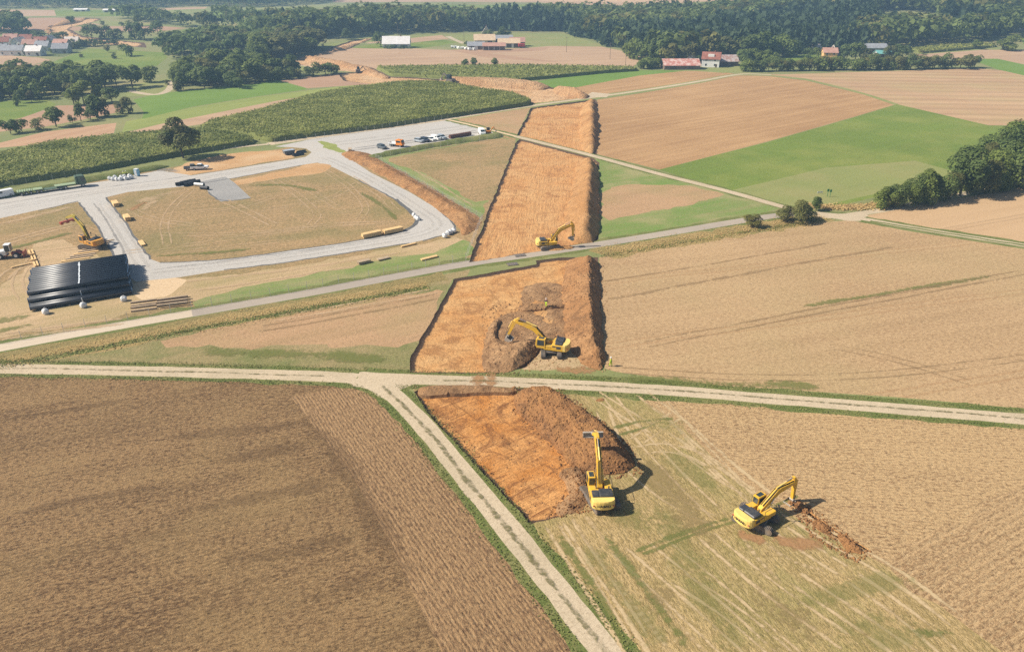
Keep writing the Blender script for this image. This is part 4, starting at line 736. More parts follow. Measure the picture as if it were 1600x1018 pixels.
def wood(poly, sp, h0, h1, kinds, label, group, lod=1, wsc=1.15):
    p = fill(poly, sp)
    for x, y in p:
        k, m = random.choice(kinds); tree_at(x, y, random.uniform(h0, h1), k, m, label, group, wsc * random.uniform(.85, 1.15), lod)
    return len(p)
KD = [('dec', 'dec'), ('dec', 'dark'), ('bush', 'dark'), ('dec', 'dec'), ('bush', 'dec'), ('bush', 'olive')]
nw = wood([(-40, 127), (40, 127), (80, 133), (100, 127), (150, 126), (186, 130), (188, 141), (120, 152), (0, 157), (-40, 160)], 9., 8, 13.5, KD, 'round crowned tree in the dark wood left of the curving path', 'trees of the wood left of the curving path')
nw += wood([(262, 126), (300, 112), (350, 102), (405, 98), (405, 112), (470, 117), (405, 130), (370, 136), (320, 138), (285, 143), (270, 140)], 9., 8, 13.5, KD, 'round crowned tree in the dark wood above the bright meadow', 'trees of the wood above the bright meadow')
nw += wood([(398, 80), (430, 72), (497, 72), (496, 82), (440, 94), (400, 98)], 8.5, 13, 17, [('tall', 'dec'), ('dec', 'dec'), ('dec', 'olive')], 'tall tree in the grove left of the far pit', 'trees of the grove left of the far pit', 1, 1.3)
for i in range(9): tree(412 + i * 13.5 + random.uniform(-3, 3), 128 - i * 1.6, random.uniform(4, 8.5), 'bush', random.choice(['dark', 'dec', 'olive']), 'dark bush of the hedge beside the far pit', 'bushes of the hedge beside the far pit', 1.3, 1, 'bush', 'bush')
for i in range(34):
    u = 1168 + i * 10.7; tree(u + random.uniform(-3, 3), 112.5 - (u - 1168) * .014 + random.uniform(-1.5, 0), random.uniform(6.5, 9.5), 'bush', random.choice(['olive', 'dec', 'olive', 'dark']), 'olive green bush of the long hedge along the striped stubble field', 'bushes of the long hedge', 1.15, 1, 'bush', 'bush')
for i, (u, v, h) in enumerate([(1004, 108, 7), (1012, 107, 8), (1022, 107, 7.5), (1030, 106, 6)]): tree(u, v, h, 'bush', 'dec', 'round tree at the left end of the red barn', 'trees at the left end of the red barn', 1.2)
for u, v, h in [(1160, 103, 10), (1172, 102, 11), (1186, 102, 10.5), (1198, 103, 11), (1205, 105, 8), (1165, 112, 6.5), (1088, 99, 6)]: tree(u, v, h, 'bush', random.choice(['dark', 'dec']), 'dense tree in the clump right of the white house with red roof', 'trees beside the white house', 1.1)
for u, v, h in [(1262, 91, 7), (1275, 92, 7.5), (1322, 95, 10), (1336, 95, 12), (1347, 95, 10), (1389, 92, 9), (1402, 92, 10), (1410, 90, 8), (1230, 86, 5), (1242, 85, 5), (1260, 98, 5), (1365, 97, 6), (1420, 86, 5), (1440, 85, 4)]: tree(u, v, h, 'bush', random.choice(['dec', 'dark', 'olive']), 'tree around the small orange farmhouse', 'trees around the orange farmhouse', 1.1)
for u, v, h in [(762, 63, 8), (770, 64, 9), (788, 63, 11), (780, 64, 6), (728, 71, 3.5)]: tree(u, v, h, 'bush', 'dark', 'dark tree behind the far farm roofs', 'trees behind the far farm', 1.1)
for i in range(16): tree(random.uniform(-30, 140), random.uniform(70, 90), random.uniform(3, 6), 'bush', random.choice(['dark', 'dec', 'olive']), 'garden tree between the village houses', 'garden trees of the village', 1.2, 0)
for i in range(14): tree(90 + i * 7, 74 - i * .2 + random.uniform(-1, 1), random.uniform(4, 7), 'bush', 'dark', 'bush of the row along the meadow beside the village', 'bushes beside the village', 1.2, 0, 'bush', 'bush')
# the far woods: a single front row of trees one can tell apart, the mass behind them as one
FRONT = [(440, 63), (500, 63), (540, 59), (620, 54), (700, 51), (800, 51), (880, 52), (890, 58), (935, 68), (948, 75), (985, 88), (1010, 96), (1045, 101), (1100, 97), (1200, 90), (1255, 86), (1300, 84), (1420, 78), (1440, 74), (1500, 70), (1555, 66), (1590, 55), (1600, 48)]
fr = resample(PX(FRONT), 9.5)
for i, (x, y) in enumerate(fr):
    if 0 < x < 330 and y < 560: tree_at(x + random.uniform(-2, 2), y + random.uniform(0, 3), random.uniform(12, 18), *random.choice([('dec', 'dec'), ('dec', 'dark'), ('bush', 'dec'), ('dec', 'olive'), ('bush', 'dark')]), 'broadleaf tree in the front row of the great far wood', 'front trees of the great far wood', 1.15, 1)
def forest(name, poly, sp, label, conf, nq=60, h0=14, h1=20, holes=()):
    p = fill(poly, sp)
    for hpoly in holes: p = p[~inside(p, PX(hpoly))]
    V, Fc, MI = [], [], []; base = 0
    protos = {k: [crown_pts(nq, k, np.random.default_rng(s + 50)) for s in range(8)] for k in ('dec', 'con', 'round')}
    for x, y in p:
        con = fbm(x / 120, y / 120, 2, 77) > conf; k = 'con' if con else random.choice(('round', 'round', 'dec')); q, nr = random.choice(protos[k]); h = random.uniform(h0, h1) * (1.12 if con else 1) * (1 + .28 * float(fbm(x / 45, y / 45, 3, 9)))
        t = random.uniform(0, 6.28); c, s = math.cos(t), math.sin(t); w_ = h * random.uniform(.95, 1.25)
        qq = np.column_stack([(c * q[:, 0] - s * q[:, 1]) * w_ + x, (s * q[:, 0] + c * q[:, 1]) * w_ + y, q[:, 2] * h + float(T(x, y))])
        v, f = quads(qq, nr, h * RNG.uniform(.08, .14, nq)); V.append(v); Fc.append(f + base); base += len(v); MI.append(np.full(nq, 2 if con else random.choice((0, 0, 1, 1, 1, 3)), np.int32))
    o = mesh(name, np.vstack(V), np.vstack(Fc), [LM['wood'], LM['dark'], LM['con'], LM['olive']]); o.data.polygons.foreach_set('material_index', np.concatenate(MI))
    print('FOREST', name, len(p)); return stuff(o, label, 'wood')
BACK = [(1605, 30), (1700, 20), (1700, -30), (1260, -30), (1185, 14), (1100, 30), (1000, 33), (700, 34), (560, 38), (440, 42), (400, 44), (400, 58)]
forest('forest', [(400, 60)] + [(u, v - 2) for u, v in FRONT] + BACK, 8.2, 'dense far wood covering the rising ground behind the farms', .12, 64, holes=[[(1360, 20), (1400, 17), (1450, 21), (1470, 27), (1470, 55), (1360, 52)]])
forest('forest', [(-200, 14), (225, 13), (300, 10), (380, 12), (470, 8), (520, 3), (520, -12), (-200, -12)], 12, 'hazy wood along the horizon at the upper left', .3, 46)
forest('forest', [(520, -3), (1240, -6), (1240, -14), (520, -14)], 14, 'hazy wood beyond the last fields at the top', .2, 40)
forest('forest', [(330, 27), (400, 33), (440, 36), (400, 58), (380, 50), (385, 44)], 10, 'valley wood left of the great far wood', .5, 60, 11, 16)
forest('tree_belt', [(250, 82), (270, 72), (330, 74), (400, 70), (440, 66), (430, 72), (400, 82), (300, 92), (262, 95)], 8.8, 'belt of trees behind the wood above the bright meadow', 9, 110, 9, 14)
forest('tree_belt', [(300, 66), (380, 62), (400, 60), (400, 70), (330, 76), (302, 74)], 9.6, 'dark far belt of trees across the green valley field', 9, 110, 10, 15)
forest('tree_belt', [(165, 27), (250, 30), (262, 38), (380, 44), (395, 48), (300, 44), (245, 38)], 8.8, 'dark far hedge line of trees crossing the valley', 9, 110, 9, 14)
forest('tree_belt', [(-20, 46), (44, 48), (46, 54), (-20, 55)], 8, 'dark copse of trees above the village', 9, 110, 12, 16)
# maize: a closed canopy with rows of leaves standing over it
def maize(poly, label, sp=.95, h=2.3, step=2.2, q=4):
    a = resample(np.vstack([PX(poly), PX(poly[:1])]), 2.5)[:-1]
    b = tri_mesh('maize_field', a, lambda x, y, d: np.where(d < .02, -.1, h * .72 + .12 * fbm(x / 2, y / 2, 2, 5)), step, LM['maize_low'], ring=.12, attr=False)
    stuff(b, label, 'maize')
    p = fill(poly, sp); k = len(p); p = np.repeat(p, q, 0); n = len(p)
    c = np.column_stack([p + RNG.normal(size=(n, 2)) * .22, T(p[:, 0], p[:, 1]) + h * RNG.uniform(.68, 1.0, n) + .25 * fbm(p[:, 0] / 9, p[:, 1] / 9, 2, 3)])
    nr = RNG.normal(size=(n, 3)); nr[:, 2] = np.abs(nr[:, 2]) * .6 + .9; v, f = quads(c, nr, RNG.uniform(.16, .3, n) * sp / .95, RNG.uniform(.35, .7, n) * sp / .95)
    m = mesh('maize_leaves', v, f, LM['maize'], parent=b); m['kind'] = 'stuff'
maize([(400, 218), (395, 214), (330, 206), (312, 205), (330, 193), (400, 178), (500, 149), (560, 140), (612, 133), (640, 131.5), (675, 131), (700, 133), (750, 143), (800, 149), (830, 161), (826, 165), (800, 169), (690, 186), (600, 200), (500, 212), (425, 222)], 'large maize field between the parking area and the far pit')
maize([(-120, 275), (0, 245), (90, 226), (200, 214), (308, 206), (330, 208), (393, 219), (400, 224), (330, 236), (280, 244), (140, 270), (0, 292), (-120, 318)], 'long maize field behind the parked low loader')
maize([(588, 108), (700, 105.5), (800, 105), (930, 107), (985, 107.5), (998, 111), (940, 115), (870, 122), (815, 127), (740, 125), (690, 123), (640, 120.5), (612, 119)], 'far maize field below the stubble before the farm', 1.9, 2.3, 5, 2)
maize([(1418, 79), (1450, 74), (1550, 70), (1556, 74), (1440, 84)], 'small far maize field at the upper right', 2.6, 2.3, 6, 2)
# tall grass along the banks and verges
def blades(path, wid, n, h, mat, label, name='grass_tufts'):
    c = resample(smooth(PX(path), 2), .5); nn = normals2(c); k = RNG.integers(0, len(c), n); p = c[k] + nn[k] * (RNG.normal(size=(n, 1)) * wid / 3) + RNG.uniform(-.7, .7, (n, 2))
    hh = h * RNG.uniform(.4, 1.2, n); t = RNG.uniform(0, 6.28, n); nr = np.column_stack([np.cos(t), np.sin(t), RNG.uniform(1.2, 3, n)])
    v, f = quads(np.column_stack([p, T(p[:, 0], p[:, 1]) + hh * .42]), nr, hh * .4, hh * .5); return v, f, mat
TUFT = {'straw': [], 'blade': []}
for pth, wd, n, h, m in [([(u, v - 4) for u, v in bank2], 4.5, 4000, .3, 'straw'), (bank2, 1.8, 2500, .35, 'blade'), ([(u, v - 6) for u, v in bank3], 6, 4000, .35, 'straw'), ([(u, v - 2) for u, v in bank3], 1.5, 1200, .4, 'blade'),
                         ([(1262, 322), (1330, 326), (1400, 318)], 4, 2500, .7, 'straw')]:
    TUFT[m].append(blades(pth, wd, n, h, m, ''))
for pth, oth in ((tr_l, tr_r), (tr_r, tr_l)):
    c_ = resample(smooth(PX(pth), 2), .6); c2_ = resample(smooth(PX(oth), 2), 4); n_ = normals2(c_)
    for off in (-2.4, 2.4):
        k = RNG.integers(0, len(c_), 5500); p = c_[k] + n_[k] * (off + RNG.normal(size=(5500, 1)) * .4) + RNG.uniform(-.4, .4, (5500, 2)); p = p[(edist(p, c_[::5], False) > 1.6) & (edist(p, c2_, False) > 2.2)]
        m_ = len(p); hh = RNG.uniform(.06, .26, m_); t = RNG.uniform(0, 6.28, m_); TUFT['blade'].append(quads(np.column_stack([p, hh * .4]), np.column_stack([np.cos(t), np.sin(t), np.full(m_, 1.3)]), hh * .5, hh * .5) + ('blade',))
for m, lab in (('straw', 'tall dry golden grass on the banks beside the asphalt road'), ('blade', 'green grass tufts along the banks and track verges')):
    V, Fc, b = [], [], 0
    for v, f, _ in TUFT[m]: V.append(v); Fc.append(f + b); b += len(v)
    stuff(mesh('grass_tufts', np.vstack(V), np.vstack(Fc), LM[m]), lab, 'grass')
print('WOOD trees', nw, len(fr))
# ---------------------------------------------------------------- buildings
def roofmat(name, c, c2, sp=.35):
    N = NT(name); w_ = N.noise(.5, 4, .7); f = N.ramp(w_, .42, .6); sx = N.n('SeparateXYZ'); N.l(N.pos(), sx.inputs[0])
    col = N.mix(f, c, c2); N.col(N.mix(N.math('MULTIPLY', N.ramp(N.noise(4, 3), .4, .6), .3), col, tuple(x * .6 for x in c)))
    N.b.inputs['Roughness'].default_value = .8; return N.m
W = {'white': plain('render_white', (.74, .72, .68), .9, var=.06), 'cream': plain('render_cream', (.66, .55, .38), .9, var=.08), 'orange': plain('render_orange', (.7, .42, .17), .9, var=.06), 'grey': plain('render_grey', (.42, .42, .41), .9), 'wood': plain('barn_boards', (.2, .14, .1), .95, var=.2),
     'r_red': roofmat('roof_tiles_red', (.33, .135, .095), (.24, .10, .075)), 'r_old': roofmat('roof_weathered', (.46, .17, .13), (.66, .5, .44)), 'r_pale': roofmat('roof_pale', (.74, .66, .58), (.62, .5, .42)), 'r_white': roofmat('roof_white', (.80, .77, .74), (.72, .68, .64)), 'r_grey': roofmat('roof_grey', (.33, .335, .35), (.25, .25, .27)), 'r_tan': roofmat('roof_sandy', (.66, .5, .33), (.56, .4, .26)), 'r_teal': roofmat('roof_teal', (.15, .4, .38), (.2, .45, .42)), 'r_grey2': roofmat('roof_rusty_grey', (.5, .44, .42), (.36, .19, .15)), 'r_pink': roofmat('roof_faded_red', (.50, .29, .22), (.40, .22, .17)),
     'glass': plain('window_glass', (.04, .05, .06), .15, var=.1, spec=.6), 'door': plain('door_brown', (.12, .08, .05), .7), 'frame': plain('window_frame', (.6, .6, .58), .6)}
def house(u, v, rz, L_, Wd, hw, hr, wall, roof, label, nwin=3, name='house', cat='house', group=None, chim=True, dormer=False, floors=1):
    x, y = px(u, v); r = empty(name, (x, y, float(T(x, y)) - .1), rz, label, cat, group); a, b = L_ / 2, Wd / 2
    m = MB(); m.box(-a, a, -b, b, -1.5, hw); m.add([(-a, -b, hw), (-a, b, hw), (-a, 0, hw + hr), (a, -b, hw), (a, b, hw), (a, 0, hw + hr)], [(0, 2, 1), (3, 4, 5)]); m.build('wall', W[wall], r)
    q = MB(); o = .5; sl = hr / b
    for s in (-1, 1):
        p = [(-a - o, s * (b + o), hw - sl * o + .02), (a + o, s * (b + o), hw - sl * o + .02), (a + o, 0, hw + hr + .02), (-a - o, 0, hw + hr + .02)]; t = [(i, j, k + .22) for i, j, k in p]
        q.add(p + t, [(0, 1, 2, 3), (7, 6, 5, 4), (0, 4, 5, 1), (1, 5, 6, 2), (2, 6, 7, 3), (3, 7, 4, 0)])
    ro = q.build('roof', W[roof], r)
    if chim: MB().box(a * .3, a * .3 + .7, -.35, .35, hw + hr - .6, hw + hr + .9).build('chimney', W['r_red'], ro)
    if dormer:
        d = MB(); d.box(-a * .35, a * .35, -b * .75, -b * .1, hw + .3, hw + hr * .72); d.build('dormer', W[wall], ro)
    for fl in range(floors):
        z0 = 1.0 + 2.8 * fl
        for s in (-1, 1):
            for i in range(nwin):
                cx = -a + L_ * (i + .5) / nwin; w_ = MB(); w_.box(cx - .6, cx + .6, s * (b + .03) - .03, s * (b + .03) + .03, z0, z0 + 1.3); f = w_.build('window', W['frame'], r)
                g = MB(); g.box(cx - .5, cx + .5, s * (b + .075) - .015, s * (b + .075) + .015, z0 + .1, z0 + 1.2); g.build('pane', W['glass'], f)
            w_ = MB(); w_.box(s * (a + .03) - .03, s * (a + .03) + .03, -.6, .6, z0 + .6, z0 + 1.9); f = w_.build('window', W['frame'], r)
            g = MB(); g.box(s * (a + .075) - .015, s * (a + .075) + .015, -.5, .5, z0 + .7, z0 + 1.8); g.build('pane', W['glass'], f)
    MB().box(a * .55, a * .55 + 1.1, -b - .09, -b - .02, 0, 2.1).build('door', W['door'], r)
    return r
def barn(u, v, rz, L_, Wd, hw, hr, wall, roof, label, name='barn', cat='barn', ndoor=2):
    r = house(u, v, rz, L_, Wd, hw, hr, wall, roof, label, 0, name, cat, None, False)
    for i in range(ndoor):
        cx = -L_ / 2 + L_ * (i + .5) / ndoor; MB().box(cx - 1.9, cx + 1.9, -Wd / 2 - .1, -Wd / 2 - .02, 0, min(hw - .3, 3.6)).build('gate', W['door'], r)
    return r
house(620, 74, .04, 21, 11, 3.2, 5, 'white', 'r_white', 'white farmhouse with a long bright roof alone among the far fields', 5, floors=1)
for i in range(10): tree(601 + i * 4.3, 76 + random.uniform(-.5, .5), random.uniform(1.8, 3.2), 'bush', 'dark', 'low bush of the hedge in front of the white farmhouse', 'hedge bushes of the white farmhouse', 1.4, 0, 'bush', 'bush')
barn(757, 69, .08, 17, 12, 3.6, 4, 'cream', 'r_tan', 'large hall with a sandy roof at the far farm'); house(760, 62, 1.57, 7, 7, 6, 5, 'cream', 'r_pale', 'narrow pale gabled house behind the sandy hall', 1)
barn(772, 78, .03, 17, 8, 3.2, 2, 'white', 'r_pink', 'long low building with white walls and a faded red roof at the far farm', ndoor=4); barn(744, 77, .03, 13, 9, 3, 2.4, 'white', 'r_grey', 'low white building with a pale grey roof at the far farm')
barn(795, 74, .05, 17, 9, 3.6, 3, 'white', 'r_tan', 'long shed with an orange sandy roof right of the sandy hall', ndoor=3); barn(808, 72, .05, 12, 10, 3.6, 3, 'grey', 'r_pink', 'shed with a faded red roof at the right end of the far farm'); barn(785, 67, .05, 17, 9, 3.6, 2.5, 'grey', 'r_grey', 'dark shed roof in front of the trees behind the far farm')
barn(1062, 107, .02, 22.5, 13, 2.6, 3.2, 'wood', 'r_old', 'long low barn with a weathered red and white roof'); house(1079, 98, 1.5, 7, 6, 3.6, 2.6, 'white', 'r_pale', 'small white shed behind the weathered red barn', 1, 'shed', 'shed', None, False)
house(1110, 104, -.30, 11, 9, 5.2, 3.6, 'white', 'r_red', 'white house with a steep red tiled roof and dormer beside the red barn', 2, dormer=True, floors=2); barn(1135, 102, .1, 12, 10, 3, 3.4, 'wood', 'r_grey2', 'barn with a grey and rusty roof right of the white house')
house(1294, 94, -.15, 9, 8, 5.4, 2.6, 'orange', 'r_pink', 'small orange farmhouse with a faded red roof behind the long hedge', 2, floors=2); house(1310, 94, .1, 6, 5, 3, 2, 'white', 'r_grey', 'small white outbuilding right of the orange farmhouse', 1, 'shed', 'shed', None, False)
barn(1365, 84, 0, 15, 9, 4.5, 2.5, 'grey', 'r_grey', 'grey farm shed behind the trees beyond the orange farmhouse'); barn(1378, 90, .05, 10, 7, 3, 1.8, 'grey', 'r_teal', 'low shed with a teal roof between trees'); barn(1283, 80, .1, 18, 8, 3, 2, 'wood', 'r_pale', 'pale roofed shed in the trees behind the orange farmhouse')
barn(1599, 46, .1, 16, 9, 4, 2.5, 'white', 'r_pale', 'white building at the far right edge by the wood')
vh = [(4, 84, .1, 'white', 'r_grey', 'white house with a grey roof at the left edge of the village'), (8, 72, .2, 'white', 'r_red', 'house with a dark red roof at the left rear of the village'), (16, 86, 0, 'white', 'r_grey', 'grey roofed house in the front row of the village, second from the left'), (30, 86, .05, 'white', 'r_grey', 'grey roofed white house in the front row left of the low white one'), (32, 73, 1.5, 'white', 'r_pale', 'white gabled house facing the viewer in the village'), (51, 76, .1, 'cream', 'r_pink', 'wide house with a faded red roof in the middle of the village'), (57, 87, .05, 'white', 'r_white', 'low white house at the front of the village'), (70, 79, 0, 'white', 'r_grey', 'house with a broad pale grey roof in the village middle'), (67, 72, .1, 'white', 'r_red', 'red roofed house behind the broad grey roof'), (77, 70, 1.5, 'white', 'r_pale', 'white gable end at the back of the village'), (99, 76, -.1, 'cream', 'r_pink', 'faded red roofed house at the right end of the village'), (98, 83, .1, 'grey', 'r_grey', 'small grey house at the right front of the village'), (20, 67, .1, 'cream', 'r_pink', 'red roofed house at the back of the village on the left'), (44, 68, .1, 'cream', 'r_red', 'red roofed house behind the wide faded red roof'), (115, 72, .2, 'cream', 'r_pale', 'small pale house beyond the right end of the village'), (-14, 78, .1, 'white', 'r_red', 'house just outside the left edge of the village')]
for u, v, rz, wl, rf, lb in vh: house(u, v, rz, random.uniform(9, 11.5), random.uniform(7.5, 9), 3.6, 3.2, wl, rf, lb, 2, group=None)
for u, v, lb in [(128, 18, 'left greenhouse on the far fields at the upper left'), (174, 19, 'right greenhouse on the far fields at the upper left')]: barn(u, v, 0, 16, 8, 2.2, 1.2, 'white', 'r_white', lb, 'greenhouse', 'greenhouse')
# silage bales and red container at the far farm, power poles, posts on the meadow
BALE = plain('wrapped_bale', (.72, .72, .68), .5, var=.1)
bm_ = MB(); bm_.tube((-.6, 0, .75), (.6, 0, .75), .75, n=14); bale0 = None
for i in range(13):
    x, y = px(706 + i * 2.9 + (i % 2), 75 + i * .35 + random.uniform(-.5, 1)); z = float(T(x, y))
    if bale0 is None: bale0 = tag(bm_.build('silage_bale', BALE, loc=(x, y, z)), 'white wrapped silage bale in the row left of the far farm', 'bale', 'silage bales at the far farm'); bale0.scale = (1.3,) * 3
    else: dup(bale0, (x, y, z), random.uniform(0, 3))
RED = plain('painted_red', (.55, .07, .05), .5); DKM = plain('dark_metal', (.035, .036, .04), .5, var=.2); GAL = plain('galvanised_post', (.5, .5, .48), .5, .4); WOOD_P = plain('pole_wood', (.16, .12, .09), .9)
x, y = px(815, 75); rc = empty('trailer', (x, y, float(T(x, y))), .1, 'red farm trailer at the right end of the far farm', 'trailer'); MB().box(-2.6, 2.6, -1.2, 1.2, 1, 3.2, .1).build('body', RED, rc)
for sx in (-1.4, 1.4): MB().cyl((sx, .5), .5, -1.15, 1.15).build('wheel', DKM, rc)
p0 = None
for u, v in [(725, 64), (622, 58), (953, 93), (885, 82), (977, 107)]:
    x, y = px(u, v); r = empty('power_pole', (x, y, float(T(x, y))), .3, 'slim wooden power pole ' + {725: 'left of the far farm', 622: 'behind the white farmhouse', 953: 'nearest the wood on the far stubble', 885: 'in the middle of the far stubble', 977: 'left of the red barn'}[u], 'pole')
    MB().tube((0, 0, -.3), (0, 0, 11), .16, .1, 8).build('mast', WOOD_P, r); MB().box(-.9, .9, -.06, .06, 10.2, 10.35).build('crossarm', WOOD_P, r)
    k = MB(); [k.tube((i, 0, 10.35), (i, 0, 10.6), .05, n=6) for i in (-.8, 0, .8)]; k.build('insulators', GAL, r)
GRNP = plain('painted_green', (.03, .16, .06), .5)
for u, v, lb in [(1292.5, 307, 'left of the pair of slim green posts on the pale meadow'), (1296.5, 308, 'right of the pair of slim green posts on the pale meadow')]:
    x, y = px(u, v); r = empty('marker_post', (x, y, 0), 0, lb, 'post'); MB().tube((0, 0, -.1), (0, 0, 2.3), .07, n=8).build('post', GRNP, r); MB().box(-.3, .3, -.02, .02, 1.5, 2.2).build('board', GRNP, r)
x, y = px(1281, 303); r = empty('sign', (x, y, 0), .2, 'small white board on the meadow near the green posts', 'sign'); MB().box(-.9, .9, -.03, .03, .35, .75).build('board', W['white'], r); MB().tube((-.7, 0, -.1), (-.7, 0, .5), .04, n=6).build('leg', GAL, r); MB().tube((.7, 0, -.1), (.7, 0, .5), .04, n=6).build('leg', GAL, r)
# ---------------------------------------------------------------- machines
def paint(name, c, rough=.42, dirt=(.40, .28, .15), amt=.6):
    N = NT(name); f = N.math('MULTIPLY', N.ramp(N.noise(1.6, 5, .7), .45, .7), amt); col = N.mix(f, c, dirt); sc = N.ramp(N.noise(9, 3, .7), .6, .7, 0, .5)
    N.col(N.mix(sc, col, tuple(x * .55 for x in c))); N.b.inputs['Roughness'].default_value = rough; N.b.inputs['Specular IOR Level'].default_value = .4; return N.m
YEL = paint('machine_yellow', (.72, .42, .03)); YELP = paint('machine_yellow_pale', (.80, .58, .16), amt=.3); YELD = paint('machine_orange_yellow', (.62, .29, .035)); OLV = paint('boom_olive', (.42, .33, .05), amt=.5); HOOD = paint('hood_grey', (.045, .048, .055), .45, (.2, .17, .13), .35)
STEEL = paint('worn_steel', (.16, .145, .13), .5, (.3, .2, .12), .7); SILV = plain('chrome_rod', (.75, .75, .75), .15, 1); TRK = paint('track_shoes', (.13, .115, .10), .7, (.3, .2, .12), .75); GLS = plain('cab_glass', (.03, .045, .05), .08, var=.1, spec=.7); BLK = plain('black_rubber', (.022, .022, .023), .8, var=.25)
BKT = paint('bucket_steel', (.40, .36, .31), .5, (.33, .23, .14), .6); REDP = paint('machine_red', (.36, .05, .03), .5); ORA = paint('vehicle_orange', (.82, .26, .03), amt=.15); WHT = paint('vehicle_white', (.80, .80, .79), .3, (.5, .45, .38), .2); GRNV = paint('lorry_green', (.07, .115, .07), .5, (.2, .18, .13), .4); LGR = paint('bed_green', (.26, .34, .19), .6, (.38, .32, .22), .5); DGR = paint('vehicle_grey', (.10, .12, .14), .3, amt=.15); SLV = paint('vehicle_silver', (.38, .42, .46), .28, amt=.12); NVY = paint('vehicle_dark_blue', (.03, .04, .07), .25, amt=.1)
def pol(o, ang, r): a = math.radians(ang); return (o[0] + r * math.cos(a), o[1] + r * math.sin(a))
def text(body, size, mat, name, parent, M4, ext=.012):
    cu = bpy.data.curves.new(name, 'FONT'); cu.body = body; cu.size = size; cu.extrude = ext; cu.align_x = 'CENTER'; cu.align_y = 'CENTER'; cu.offset = .012
    t = bpy.data.objects.new(name, cu); COL.objects.link(t); bpy.context.view_layer.update(); me = bpy.data.meshes.new_from_object(t.evaluated_get(bpy.context.evaluated_depsgraph_get()))
    bpy.data.objects.remove(t); me.transform(M4); me.materials.clear(); me.materials.append(mat); o = bpy.data.objects.new(name, me); COL.objects.link(o); o.parent = parent; return o
def track_unit(root, th, yc, Lt=5.3, Ht=.98, wd=.7, drop=0):
    R0 = Matrix.Rotation(th, 4, 'Z'); a = Lt / 2 - Ht / 2; r = Ht / 2
    m = MB(); m.M = R0; prof = [(-a + r * math.cos(t), r + r * math.sin(t)) for t in np.linspace(math.pi / 2, 1.5 * math.pi, 10)] + [(a + r * math.cos(t), r + r * math.sin(t)) for t in np.linspace(-math.pi / 2, math.pi / 2, 10)]
    m.prism(prof, yc - wd / 2, yc + wd / 2)
    P = np.array(prof + prof[:1]); P = resample(P, .02); per = np.r_[0, np.cumsum(np.hypot(*np.diff(P, axis=0).T))]
    for s in np.arange(0, per[-1], .2):                          # grouser bars
        i = min(np.searchsorted(per, s), len(P) - 2); d = P[i + 1] - P[i]; d = d / max(np.hypot(*d), 1e-9); n_ = (d[1], -d[0]); q = P[i]
        o_ = (q[0] + n_[0] * .02, q[1] + n_[1] * .02); m.add([(o_[0] + d[0] * s1 * .05 + n_[0] * s2 * .035, yc + s3 * wd / 2 * 1.02, o_[1] + d[1] * s1 * .05 + n_[1] * s2 * .035) for s3 in (-1, 1) for s2 in (-1, 1) for s1 in (-1, 1)], [(0, 2, 3, 1), (4, 5, 7, 6), (0, 1, 5, 4), (2, 6, 7, 3), (0, 4, 6, 2), (1, 3, 7, 5)])
    t_ = m.build('track', TRK, root)
    w_ = MB(); w_.M = R0
    for s in (-1, 1):
        w_.cyl((s * a, r), r * .7, yc - wd / 2 - .05, yc + wd / 2 + .05, 14)
    for i in range(6): w_.cyl((-a * .75 + i * a * .3, .25), .17, yc - wd / 2 - .04, yc + wd / 2 + .04, 10)
    w_.build('rollers', STEEL, t_); f = MB(); f.M = R0; f.box(-a * .85, a * .85, yc - wd / 2 - .03, yc + wd / 2 + .03, .42, .68, .06); f.build('track_frame', STEEL, t_)
def cylinder(root, a, b, r=.1):
    a, b = Vector(a), Vector(b); m = a.lerp(b, .58); c = MB().tube(a, m, r, n=10).build('hydraulic_cylinder', YELP, root); MB().tube(m, b, r * .55, n=8).build('rod', SILV, c)
